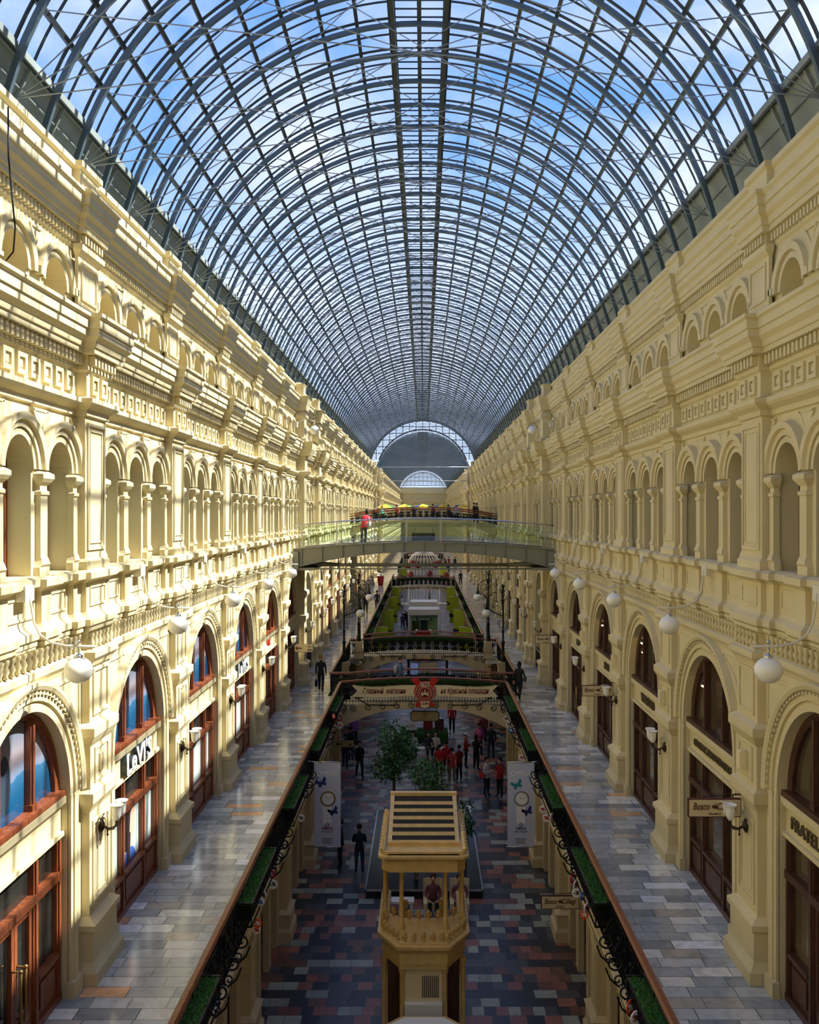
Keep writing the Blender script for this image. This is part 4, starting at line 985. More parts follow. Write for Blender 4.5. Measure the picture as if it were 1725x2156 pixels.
# ------------------------------------------------------------------ steel and glass footbridge high in the gallery
YB0, YB1 = 43.5, 46.0
def hz(x): return -1.72+.32*(1-(x/6.0)**2)
t = thing('footbridge', 'grey steel footbridge with glass sides and steel handrail high across the gallery', 'bridge', (0, YB0, 0))
def xsweep(sec, n=36, R=6.0):
    m = MB(); rows = []
    for i in range(n+1):
        x = -R+2*R*i/n; rows.append([(x, y, z) for y, z in sec(x)])
    return m.grid(rows, False, True)
L = YB1-YB0
xsweep(lambda x: [(0.1, hz(x)-.14), (L-.1, hz(x)-.14), (L-.1, hz(x)), (.1, hz(x))]).obj('deck', 'bridgesteel', t)
for k, y in enumerate((0, L)):
    xsweep(lambda x: [(y-.05, hz(x)-.34-.45*(abs(x)/6)**2.2), (y+.05, hz(x)-.34-.45*(abs(x)/6)**2.2), (y+.05, hz(x)+.06), (y-.05, hz(x)+.06)]).obj('girder', 'bridgesteel', t)
    f = xsweep(lambda x: [(y-.14, hz(x)+.05), (y+.14, hz(x)+.05), (y+.14, hz(x)+.10), (y-.14, hz(x)+.10)])
    g = xsweep(lambda x: [(y-.12, hz(x)-.37-.45*(abs(x)/6)**2.2), (y+.12, hz(x)-.37-.45*(abs(x)/6)**2.2), (y+.12, hz(x)-.33-.45*(abs(x)/6)**2.2), (y-.12, hz(x)-.33-.45*(abs(x)/6)**2.2)]); f.add(g.v, g.f)
    for i in range(13):
        x = -5.6+11.2*i/12; f.box(x-.015, x+.015, y-.12, y+.12, hz(x)-.35-.45*(abs(x)/6)**2.2, hz(x)+.06)
    f.obj('girder_flange', 'bridgesteel', t)
    h = MB(); h.tube([(-6+12*i/36, y, hz(-6+12*i/36)+1.16) for i in range(37)], .032, 8); h.obj('handrail', 'chrome', t)
    h = MB()
    for dz in (.16, .28): h.tube([(-6+12*i/36, y-.06, hz(-6+12*i/36)+dz) for i in range(37)], .012, 5)
    h.obj('lower_rail', 'chrome', t)
    for i in range(8):
        x = -5.6+1.6*i; p = MB(); p.box(x-.022, x+.022, y-.03, y+.03, hz(x)+.05, hz(x)+1.14); p.box(x-.05, x+.05, y-.05, y+.02, hz(x)+.8, hz(x)+.86); p.box(x-.05, x+.05, y-.05, y+.02, hz(x)+.32, hz(x)+.38); p.obj('post', 'chrome', t)
    for i in range(7):
        x0, x1 = -5.6+1.6*i+.05, -4.0+1.6*i-.05; p = MB(); p.add([(x0, y-.03, hz(x0)+.2), (x1, y-.03, hz(x1)+.2), (x1, y-.03, hz(x1)+1.06), (x0, y-.03, hz(x0)+1.06)], [(0, 1, 2, 3)]); p.obj('glass_panel', 'clearglass', t)
r = MB()
for z, y in ((-2.55, 0), (-2.55, L)): r.tube([(-5.7, y, z), (5.7, y, z)], .035, 6)
r.tube([(-5.7, L/2, -2.40), (5.7, L/2, -2.40)], .045, 6)
for s in (-1, 1):
    r.tube([(s*4.0, L/2, -2.40), (s*5.0, L/2, -2.40), (s*5.9, L/2, -2.2)], [.05, .14, .2], 6)
    r.box(*sorted((s*5.0, s*6.0)), -.05, L+.05, -2.62, -2.5); r.box(*sorted((s*5.75, s*6.1)), -.2, L+.2, -2.62, -1.75)
r.obj('tie_rod', 'bridgesteel', t)
# older arched bridge of the top floor with parasols
t = thing('footbridge', 'far arched top floor footbridge with wooden rails and a row of coloured parasols', 'bridge', (0, 78.5, 0))
def ha(x): return -.98+.62*(1-(x/6.2)**2)-.1
xsweep(lambda x: [(0, ha(x)-.22-.6*(abs(x)/6.2)**2.5), (6, ha(x)-.22-.6*(abs(x)/6.2)**2.5), (6, ha(x)), (0, ha(x))], 36, 6.2).obj('deck', 'stone_low', t)
for y in (0, 6):
    for dz in (1.0, .84): xsweep(lambda x: [(y-.05, ha(x)+dz-.04), (y+.05, ha(x)+dz-.04), (y+.05, ha(x)+dz+.03), (y-.05, ha(x)+dz+.03)], 36, 6.2).obj('handrail', 'rail', t)
    p = iron(12.4, 0, .8).map(lambda x, y_, z: (y_-6.2, x, z+ha(y_-6.2))); p.obj('iron_panel', 'iron', t, (0, y, 0))
M['yellow'] = mat('yellow_cloth', (236, 190, 30), .7); M['green'] = mat('green_cloth', (60, 130, 40), .7); M['bluecloth'] = mat('blue_cloth', (30, 110, 190), .7); M['redcloth'] = mat('red_cloth', (214, 40, 36), .7)
PARA = {}
for k, (px, n) in enumerate(((812, 'first from the left'), (852, 'second from the left'), (891, 'middle one'), (931, 'second from the right'), (972, 'first from the right'))):
    x, y, z = at(px, 1066, 82); zb = ha(x)
    t = thing('parasol', 'blue yellow and green cafe parasol on the far top floor bridge, '+n, 'parasol', (x, y, zb), .12*(k-2), 'cafe parasols on the far bridge')
    p = MB(); p.tube([(0, 0, 0), (0, 0, z-zb+.2)], .025, 6); p.lathe([(0, .06), (.2, .05), (.22, 0)], 10); p.obj('pole', 'white', t)
    c = MB(); H = z-zb
    for i in range(8):
        a, b = 2*pi*i/8, 2*pi*(i+1)/8; c.cur = (2, 3, 1, 0, 0, 1, 1, 2)[i] if k % 2 else (2, 1, 3, 0, 0, 1, 1, 2)[i]
        c.add([(0, 0, H+.2), (.42*cos(a), .42*sin(a), H+.1), (.42*cos(b), .42*sin(b), H+.1), (.84*cos(a), .84*sin(a), H-.12), (.84*cos(b), .84*sin(b), H-.12)], [(0, 1, 2), (1, 3, 4, 2)])
    c.obj('canopy', ['bluecloth', 'yellow', 'green', 'redcloth'], t)
t = thing('hanging_sign', 'dark information board under the far arched bridge', 'sign', (0, 85.2, -2.2)); mb = MB(); mb.box(-1.05, 1.05, -.08, .08, -.42, .42); mb.obj('sign_face', 'black', t); mb = MB(); mb.box(-.8, .8, -.1, -.08, .18, .3); mb.box(-.5, .5, -.1, -.08, -.3, 0); mb.obj('screen', 'steel', t)
mb = MB(); mb.tube([(-.8, 0, .42), (-.8, 0, .9)], .02, 5); mb.tube([(.8, 0, .42), (.8, 0, .9)], .02, 5); mb.obj('bracket', 'iron', t)

# ------------------------------------------------------------------ gilded kiosk
CY = 24.0
def octo(w, d, c): return [(-c, -d), (c, -d), (w, -d+(w-c)*1.0), (w, d-(w-c)*1.0), (c, d), (-c, d), (-w, d-(w-c)), (-w, -d+(w-c))]
def vprism(mb, poly, z0, z1, poly2=None):
    n = len(poly); p2 = poly2 or poly; vs = [(x, y, z0) for x, y in poly]+[(x, y, z1) for x, y in p2]
    return mb.add(vs, [tuple(range(n-1, -1, -1)), tuple(range(n, 2*n))]+[(i, (i+1) % n, (i+1) % n+n, i+n) for i in range(n)])
def ushape(k, f=0):                                  # gallery plan: faceted front, open towards the back
    y = lambda v: v-CY
    return [(-.56-k*.5, y(21.98-k+f)), (.56+k*.5, y(21.98-k+f)), (1.0+k, y(22.75-k*.4)), (1.0+k, y(25.1)), (.86, y(25.1)), (.86, y(23.7)), (.5, y(23.42)), (-.5, y(23.42)), (-.86, y(23.7)), (-.86, y(25.1)), (-1.0-k, y(25.1)), (-1.0-k, y(22.75-k*.4))]
t = thing('kiosk', 'tall gilded octagonal kiosk with a slatted roof in the middle of the ground floor', 'kiosk', (0, CY, Z1))
O = lambda z: z-Z1
mb = MB(); vprism(mb, octo(1.0, 2.0, .52), 0, .18); vprism(mb, ushape(-.03), O(-10.62), O(-10.46)); mb.obj('base_frame', 'gold', t)
for x, y in [(x, y) for x, y in octo(.94, 1.86, .5)]:
    c = MB(); c.lathe([(.09, .18), (.09, .26), (.06, .3), (.06, O(-10.8)), (.085, O(-10.7)), (.085, O(-10.6))], 8, (x, y, 0)); c.obj('lower_column', 'gold', t)
mb = MB(); mb.box(-.43, .43, -1.84, -1.8, .1, O(-10.62)); mb.obj('white_panel', 'cream', t)
mb = MB()
for k in range(9): mb.box(-.03+k*.045, -.012+k*.045, -1.86, -1.83, O(-11.35), O(-10.85))
mb.obj('vent_grille', 'black', t)
mb = MB(); mb.box(-.44, .44, -2.0, -1.6, O(-11.75), O(-11.45)); mb.obj('white_counter', 'white', t)
for s in (-1, 1):
    mb = MB(); mb.box(*sorted((s*.5, s*.86)), -1.45, -1.35, .2, O(-10.62)); mb.obj('side_panel', 'darkwood', t)
mb = MB(); vprism(mb, octo(.86, .5, .5), O(-11.48), O(-11.36)); vprism(mb, octo(.8, .44, .46), 0, O(-11.48)); mb.v = [(x, y-3.15, z) for x, y, z in mb.v]; mb.obj('front_counter', 'gold', t)
mb = MB(); vprism(mb, octo(.74, .4, .44), O(-11.36), O(-11.33)); mb.v = [(x, y-3.15, z) for x, y, z in mb.v]; mb.obj('counter_top', 'white', t)
mb = MB(); vprism(mb, ushape(0), O(-10.5), O(-10.25)); vprism(mb, ushape(0), O(-10.25), O(-10.12), ushape(.11)); vprism(mb, ushape(.11), O(-10.12), O(-10.05)); vprism(mb, ushape(-.02), O(-10.06), O(-10.02)); mb.obj('gallery_floor', 'gold', t)
orn = MB(); orn.lathe([(.02, 0), (.045, .03), (.02, .06), (.05, .10), (.03, .15), (.055, .19), (.0, .25)], 8)
for s in (-1, 1): orn.tube([(0, 0, .05), (s*.06, 0, .08), (s*.075, 0, .14), (s*.04, 0, .17)], .014, 5)
ORN = orn.mesh('crest_ornament', 'gold')
pl2 = [(-1.0, 24.9-CY), (-1.0, 22.85-CY), (-.55, 22.12-CY), (.55, 22.12-CY), (1.0, 22.85-CY), (1.0, 24.9-CY)]; pl3 = [(-.84, 23.6-CY), (-.48, 23.36-CY), (.48, 23.36-CY), (.84, 23.6-CY)]
for pl in (pl2, pl3):
    for a, b in zip(pl[:-1], pl[1:]):
        d = math.dist(a, b); n = max(2, int(d/.2))
        for k in range(n):
            f = (k+.5)/n; place(ORN, 'crest_ornament', t, (a[0]+(b[0]-a[0])*f, a[1]+(b[1]-a[1])*f, O(-10.03)), (0, 0, atan2(b[1]-a[1], b[0]-a[0])))
for x, y in ((-.53, 22.8), (.53, 22.8), (-.95, 23.4), (.95, 23.4), (-1.0, 24.95), (1.0, 24.95)):
    c = MB(); c.lathe([(.085, O(-10.02)), (.085, O(-9.9)), (.055, O(-9.86)), (.05, O(-8.75)), (.075, O(-8.7)), (.05, O(-8.66)), (.085, O(-8.55)), (.085, O(-8.46))], 10, (x, y-CY, 0)); c.obj('column', 'gold', t)
mb = MB(); vprism(mb, octo(1.0, 1.58, .8), O(-8.52), O(-8.24)); vprism(mb, octo(1.0, 1.6, .85), O(-8.24), O(-8.18), octo(1.08, 1.68, .95)); vprism(mb, octo(1.08, 1.68, .95), O(-8.18), O(-8.12)); vprism(mb, octo(.98, 1.56, .85), O(-8.12), O(-8.09)); deck_ = mb.obj('roof_deck', 'gold', t)
mb = MB()
for s in (-1, 1):
    for k in range(14): mb.ball((s*1.0, -1.4+k*.22, O(-8.02)), .06, 6, 5)
for s in (-1, 1): mb.box(*sorted((s*.93, s*.99)), -1.5, 1.5, O(-8.12), O(-8.0))
mb.box(-.93, .93, -1.56, -1.5, O(-8.12), O(-8.04)); mb.obj('roof_crest', 'gold', deck_)
f = MB(); y0, y1, za, zb = -.95, 1.65, O(-8.08), O(-7.62)
for s in (-1, 1):
    f.add([(s*.78, y0, za), (s*.88, y0, za), (s*.88, y1, zb), (s*.78, y1, zb), (s*.78, y0, za-.0), (s*.88, y0, za-.02), (s*.88, y1, za-.02), (s*.78, y1, za-.02)], [(0, 1, 2, 3), (4, 7, 6, 5), (0, 3, 7, 4), (1, 5, 6, 2), (3, 2, 6, 7)])
f.box(-.9, .9, y1-.05, y1+.12, za, zb+.05); f.box(-.88, .88, y0-.06, y0, za-.02, za+.08); f.obj('louver_frame', 'gold', deck_)
mb = MB(); mb.add([(-.78, y0, za-.012), (.78, y0, za-.012), (.78, y1, zb-.03), (-.78, y1, zb-.03)], [(0, 1, 2, 3)]); mb.obj('gap_shade_sheet', 'gapshade', deck_)  # dark sheet standing in for the shade between the slats
for k in range(6):
    f0 = (k+.15)/6.6; y = y0+(y1-y0)*f0; z = za+(zb-za)*f0
    mb = MB(); mb.add([(-.78, y, z-.01), (.78, y, z-.01), (.78, y+.05, z+.066), (-.78, y+.05, z+.066), (-.78, y+.02, z-.015), (.78, y+.02, z-.015), (.78, y+.07, z+.06), (-.78, y+.07, z+.06)], [(0, 1, 2, 3), (7, 6, 5, 4), (0, 4, 5, 1), (3, 2, 6, 7)]); mb.obj('louver_slat', 'gold', deck_)

# ------------------------------------------------------------------ dark platform with birches, furniture behind the kiosk
t = thing('platform', 'low black platform with a pale edge strip behind the gilded kiosk', 'platform', (0, 34.8, Z1))
mb = MB(); mb.box(-1.88, 1.92, -4.15, 4.15, 0, .26); mb.obj('platform_body', 'pool', t)
mb = MB()
for a in ((-1.9, 1.94, -4.18, -4.12), (-1.9, 1.94, 4.12, 4.18), (-1.91, -1.86, -4.18, 4.18), (1.9, 1.95, -4.18, 4.18)): mb.box(*a, .24, .285)
mb.obj('edge_strip', 'chrome', t)
def tree(loc, h, crown, label, n, bark='birch', seed=1, lean=0):
    t = thing('tree', label, 'tree', loc); rnd = random.Random(seed)
    tr = MB(); tr.tube([(0, 0, 0), (lean*.3, 0, h*.3), (lean*.7, .02, h*.6), (lean, 0, h*.9)], [.07, .06, .045, .02], 8)
    br = MB(); tips = []
    for k in range(16):
        a = rnd.uniform(0, 2*pi); zz = h*rnd.uniform(.35, .85); b = (lean*zz/h, 0, zz)
        c, s_, up = crown[int(k % len(crown))], 0, 0; e = (c[0]+rnd.uniform(-.5, .5)*c[3], c[1]+rnd.uniform(-.5, .5)*c[3], c[2]+rnd.uniform(-.4, .5)*c[4])
        br.tube([b, ((b[0]+e[0])/2, (b[1]+e[1])/2, (b[2]+e[2])/2+.08), e], [.028, .018, .006], 5)
    tr.add(br.v, br.f, True); tr.obj('trunk', bark, t)
    lf = MB()
    for k in range(n):
        c = crown[k % len(crown)]
        while True:
            p = [rnd.uniform(-1, 1) for _ in range(3)]
            d = sum(v*v for v in p)
            if d < 1 and (d > .25 or rnd.random() < .3): break
        q = 1+.22*sin(p[0]*7+p[2]*5+k % 3)
        o = (c[0]+p[0]*c[3]*q, c[1]+p[1]*c[3]*q, c[2]+p[2]*c[4]*q); r = rnd.uniform(.035, .075)
        u = Vector((rnd.uniform(-1, 1), rnd.uniform(-1, 1), rnd.uniform(-.6, .6))).normalized()*r; v = u.orthogonal().normalized(); v = (v*cos(k)+u.normalized().cross(v)*sin(k))*r*.55
        P = Vector(o); lf.add([tuple(P-u), tuple(P+v), tuple(P+u), tuple(P-v)], [(0, 1, 2, 3)])
    lf.obj('foliage', 'leaf', t); return t
x, y = (830-892)*36/F, 36
tree((x, y, Z1+.26), 4.2, [(-.1, 0, 3.7, .62, .62), (.1, 0, 3.0, .75, .6), (-.25, 0, 2.5, .7, .5), (.35, .1, 3.3, .55, .5)], 'taller leafy tree behind the kiosk, left of the pair', 3800, 'bark', 4)
tree((-.25, 31.6, Z1+.26), 4.0, [(.35, 0, 3.55, .6, .5), (.55, 0, 2.8, .6, .55), (.2, .1, 2.1, .7, .5), (.75, 0, 1.7, .5, .45)], 'white trunked birch seen through the kiosk lantern, right of the pair', 3600, 'birch', 9, .25)
tree((1.45, 33.2, Z1+.26), 2.2, [(0, 0, 1.7, .35, .5), (.1, 0, 1.2, .3, .3)], 'small thin birch at the right edge of the black platform', 500, 'birch', 12)
tree((0.05, 52.0, Z1+.5), 3.3, [(-.75, 0, 2.5, .6, .35), (.7, 0, 2.5, .6, .35), (0, 0, 2.8, .7, .4)], 'white trunked tree under the number sign, on the grass block', 2400, 'birch', 15)
def seat(loc, label, rz=0, w=.6):
    t = thing('armchair', label, 'chair', loc, rz, None)
    mb = MB(); mb.box(-w/2, w/2, -.28, .28, .28, .46); mb.obj('seat', 'cream', t)
    mb = MB(); mb.grid([[(w/2*cos(a)*1.05, .26+.08*sin(a), z) for a in [pi*i/10 for i in range(11)]] for z in (.28, .6, .95, 1.05)], True); mb.grid([[(w/2*cos(a)*.9, .2+.06*sin(a), z) for a in [pi*i/10 for i in range(11)]] for z in (.28, .6, .95, 1.05)], True); mb.obj('backrest', 'cream', t)
    for sx in (-1, 1):
        for sy in (-1, 1): mb = MB(); mb.box(sx*w*.42-.02, sx*w*.42+.02, sy*.22-.02, sy*.22+.02, 0, .28); mb.obj('leg', 'white', t)
seat((.30, 29.4, Z1), 'cream armchair behind the kiosk, left one'); seat((1.12, 29.4, Z1), 'cream armchair behind the kiosk, right one')
def bench(loc, w, label, m='white'):
    t = thing('bench', label, 'bench', loc); mb = MB(); mb.box(-w/2, w/2, -.2, .2, .38, .45); mb.obj('seat', m, t)
    for s in (-1, 1): mb = MB(); mb.box(s*w*.4-.04, s*w*.4+.04, -.18, .18, 0, .38); mb.obj('leg', m, t)
bench((-.72, 29.5, Z1), .85, 'white bench behind the kiosk on its left'); bench((-.5, 48.6, Z1), 1.1, 'white bench in front of the grass block, left'); bench((.62, 48.6, Z1), 1.1, 'white bench in front of the grass block, right')
t = thing('display_stand', 'tall white stand at the right edge of the black platform', 'stand', (1.62, 36.4, Z1+.26)); mb = MB(); mb.box(-.16, .16, -.16, .16, 0, .06); mb.box(-.1, .1, -.1, .1, .06, .8); mb.obj('stand_body', 'white', t); mb = MB(); mb.add([(-.2, -.15, .8), (.2, -.15, .8), (.2, .15, .95), (-.2, .15, .95)], [(0, 1, 2, 3)]); mb.obj('stand_top', 'white', t)
# grass block with display boards
t = thing('grass_block', 'low block covered with green grass under the number sign', 'planter', (0.05, 52.2, Z1)); mb = MB(); mb.box(-1.3, 1.3, -.7, .7, 0, .44); mb.obj('block', 'darkwood', t); mb = grassmesh(1.36, 2.56, 1500); mb.v = [(x, y, z+.5) for x, y, z in mb.v]; mb.obj('grass', 'grass', t)
g = MB(); rnd = random.Random(8)
for k in range(700): x = rnd.uniform(-1.3, 1.3); z = rnd.uniform(.02, .48); g.add([(x-.02, -.7, z), (x+.02, -.7, z), (x, -.76, z+.05)], [(0, 1, 2)])
g.box(-1.3, 1.3, -.72, -.69, 0, .45); g.obj('grass_front', 'grass', t)
for x, z, w, h, m, n in ((-.66, .82, .62, .55, 'white', 'white display board on the grass block, leftmost'), (.25, .8, .5, .5, 'darkred', 'dark red display board on the grass block, middle'), (.86, .8, .5, .6, 'darkwood', 'brown display board on the grass block, rightmost')):
    t = thing('display_board', n, 'board', (x, 51.7, Z1+.5)); mb = MB(); mb.box(-w/2, w/2, -.03, .03, .15, .15+h); mb.obj('board', m, t); mb = MB(); mb.box(-w*.3, -w*.3+.03, -.02, .02, 0, .2); mb.box(w*.3-.03, w*.3, -.02, .02, 0, .2); mb.obj('leg', 'iron', t)
    if m == 'white': mb = MB(); mb.box(-.2, .2, -.035, -.03, .3, .33); mb.box(-.15, .2, -.035, -.03, .4, .43); mb.obj('print', 'darkred', t)
# dark counter with screens between the bridges
t = thing('cafe_counter', 'black cafe stand with lit blue menu and cream map between the two footbridges', 'counter', (.0, 68, Z1))
mb = MB(); mb.box(-1.1, 1.75, -.6, .6, 0, 1.1); mb.box(-1.15, -1.0, -.62, .62, 0, 2.2); mb.box(1.6, 1.75, -.62, .62, 0, 2.2); mb.box(-1.2, 1.8, -.7, .7, 2.0, 2.25); mb.obj('stand_body', 'black', t)
mb = MB(); mb.box(-.9, -.4, -.66, -.62, 1.0, 1.8); mb.obj('menu_screen', mat('menu_screen', (120, 150, 210), .4, emit=.35), t)
mb = MB()
for k in range(6): mb.box(-.86, -.46, -.67, -.66, 1.08+k*.12, 1.13+k*.12)
mb.obj('menu_lines', 'white', t); mb = MB(); mb.box(-.25, .95, -.66, -.62, 1.15, 1.85); mb.obj('map_board', 'signcream', t); mb = MB(); mb.box(-.6, .5, -.75, -.7, 2.02, 2.2); mb.obj('header_sign', 'darkred', t)
for s in (-1, 1):
    t = thing('steps', 'grey flight of steps beside the black cafe stand, '+('left' if s < 0 else 'right'), 'steps', (s*2.7+.2, 69, Z1)); mb = MB()
    for k in range(5): mb.box(-.8, .8, k*.35, k*.35+2, k*.17, k*.17+.17)
    mb.obj('step_flight', 'sidepanel', t)
# white perfume pavilion
x, y, z = at(893, 1300, 84)
t = thing('pavilion', 'white shop pavilion with a black name sign on the far ground floor', 'kiosk', (x, 84, Z1))
mb = MB(); mb.box(-1.38, 1.38, 0, 2.6, 3.45, 3.95)
for sx in (-1.3, 1.3): mb.box(sx-.08, sx+.08, 0, .16, 0, 3.5); mb.box(sx-.08, sx+.08, 2.4, 2.6, 0, 3.5)
mb.box(-1.25, 1.25, 4.0, 6.4, 3.6, 4.25); mb.box(-1.25, -1.1, 4, 6.4, 0, 3.6); mb.box(1.1, 1.25, 4, 6.4, 0, 3.6); mb.obj('frame', 'white', t)
mb = MB(); mb.box(-1.25, 1.25, .05, .1, 1.5, 3.4); mb.obj('pane', 'clearglass', t)
mb = MB(); mb.box(-1.2, 1.2, .55, .6, 0, 3.4); mb.obj('back_wall', 'white', t); mb = MB(); mb.box(-1.22, 1.22, 0, .2, 0, 1.45); mb.obj('lower_panel', 'lightpanel', t)
mb = MB(); mb.box(-.7, .7, -.06, 0, 3.0, 3.25); mb.obj('name_sign', 'black', t); txt(t, 'GUERLAIN', .2, 'white', 0, 3.125, 1.1, 0, .003, -.07)
for q, m in ((-.75, 'orange'), (0, 'blue'), (.7, 'cream')): mb = MB(); mb.box(q-.3, q+.3, .4, .5, 1.5, 2.9); mb.obj('poster', 'brass' if m == 'orange' else 'steel' if m == 'blue' else m, t)
t = thing('ring_canopy', 'white ring shaped frame on thin posts behind the white pavilion', 'frame', (0.06, 94, Z1))
mb = MB()
for r in (2.25, 1.75): mb.tube([(r*cos(2*pi*i/24), r*.9*sin(2*pi*i/24), 3.5) for i in range(25)], .08, 4, False)
for i in range(8): a = 2*pi*i/8; mb.tube([(1.75*cos(a), 1.58*sin(a), 3.5), (2.25*cos(a), 2.03*sin(a), 3.5)], .05, 4, False)
mb.obj('ring', 'white', t)
for i in range(4): a = pi/4+pi/2*i; mb = MB(); mb.tube([(2.2*cos(a), 2*sin(a), 0), (2.2*cos(a), 2*sin(a), 5.0 if i < 2 else 3.5)], .045, 6); mb.obj('post', 'white', t)
# lime banners with a black shoe
def shoe_mb():
    return MB().prism([(-.42, -.1), (-.45, .12), (-.36, .2), (-.25, .12), (-.05, .1), (.15, .0), (.36, -.03), (.45, -.1), (.42, -.17), (-.38, -.17)], -.02, 0)
SHM = shoe_mb().mesh('shoe_picture', 'black')
for s in (-1, 1):
    for k, Y in enumerate((67, 79, 91, 103, 140, 147)):
        h = 2.5 if k < 4 else 2.0
        t = thing('hanging_banner', 'lime green hanging banner with a black shoe, %s from the camera on the %s' % (ORD[k], 'left' if s < 0 else 'right'), 'banner', (s*2.95+.0, Y, -8.05-h/2), 0, 'lime shoe banners')
        mb = MB(); mb.box(-.44, .44, -.02, .02, -h/2, h/2); mb.obj('cloth', 'lime', t); place(SHM, 'shoe_picture', t, (s*-.02, -.03, -h/2+.75)); mb = MB(); mb.tube([(-.46, 0, h/2), (.46, 0, h/2)], .02, 6); mb.tube([(s*.3, 0, h/2), (s*.62, 0, h/2+.1)], .015, 5); mb.obj('rod', 'chrome', t)
# birdcage
t = thing('birdcage', 'huge white birdcage dome with dark red flower balls in the far rotunda', 'decoration', (.06, 124, Z1))
mb = MB(); R = 2.12; zt = 5.7
for i in range(28):
    a = 2*pi*i/28; mb.tube([(R*cos(a), R*sin(a), 0), (R*cos(a), R*sin(a), zt)]+[(R*cos(a)*cos(b), R*sin(a)*cos(b), zt+1.95*sin(b)) for b in [pi/2*j/8*.96 for j in range(1, 9)]], .035, 4, False)
for z in (.05, 2.8, zt): mb.tube([(R*cos(2*pi*i/32), R*sin(2*pi*i/32), z) for i in range(33)], .05, 4, False)
mb.obj('cage_bars', 'white', t); mb = MB(); mb.lathe([(.55, zt+1.83), (.4, zt+1.98), (.12, zt+2.08), (.16, zt+2.2), (.0, zt+2.35)], 14); mb.obj('top_finial', 'white', t)
for j, (px, py) in enumerate(((869, 1186), (917, 1189), (858, 1191), (880, 1190), (865, 1210), (905, 1208), (940, 1211), (924, 1186))):
    X, Y, Z = at(px, py, 121.6 if j not in (2, 7) else 122.5); mb = MB(); mb.ball((0, 0, 0), .38, 14, 10); rnd = random.Random(j)
    for k in range(120):
        v = Vector((rnd.gauss(0, 1), rnd.gauss(0, 1), rnd.gauss(0, 1))).normalized(); u = v.orthogonal().normalized()*.06; p = v*.37; mb.add([tuple(p-u), tuple(p+v*.07), tuple(p+u)], [(0, 1, 2)])
    mb.obj('flower_ball', 'darkred', t, (X-.06, Y-124, Z-Z1))
# red pot with plant, left far walkway
t = thing('plant_pot', 'tall red plant pot with leafy plant on the far left walkway', 'planter', (-4.95, 109, Z2))
mb = MB(); mb.lathe([(0, 0), (.28, 0), (.4, 1.0), (.44, 1.05), (.4, 1.05), (.36, .98), (0, .98)], 16); mb.obj('pot', 'redcloth', t); mb = MB(); rnd = random.Random(2)
for k in range(160):
    a = rnd.uniform(0, 2*pi); r = rnd.uniform(.05, .75); z = 1.0+rnd.uniform(.1, .9); p = Vector((r*cos(a), r*sin(a), z)); u = Vector((cos(a), sin(a), rnd.uniform(-.3, .6)))*.13; v = Vector((-sin(a), cos(a), 0))*.05
    mb.add([tuple(p-u), tuple(p+v), tuple(p+u), tuple(p-v)], [(0, 1, 2, 3)])
    if k % 8 == 0: mb.tube([(0, 0, .98), tuple(p-u)], .01, 4, False)
mb.obj('plant', 'leaf', t)
# shop spot lights in the shaded lunettes
for k, (y, z, n) in enumerate(((21.2, -3.85, 'in the second lunette'), (27.1, -3.7, 'in the third lunette, upper'), (27.0, -3.95, 'in the third lunette, lower'), (33.1, -3.9, 'in the fourth lunette'))):
    t = thing('spot_light', 'small glowing spot light '+n+' of the shaded right wall', 'lamp', (W2+.2, y, z)); mb = MB(); mb.ball((0, 0, 0), .05, 10, 8); mb.obj('bulb', 'lamp', t); mb = MB(); mb.lathe([(.055, 0), (.06, .06), (.02, .1)], 10); mb.obj('housing', 'black', t)

cb = MB(); cb.tube([at(17, 225, 13.1), at(18, 330, 13.1), at(26, 420, 13.1), at(32, 480, 13.1), at(28, 530, 13.1), at(12, 550, 13.1), at(-6, 553, 13.1)], .012, 6)
tag(cb.obj('cable', 'iron'), 'thin black cable hanging in a loop before the upper left wall', 'cable')
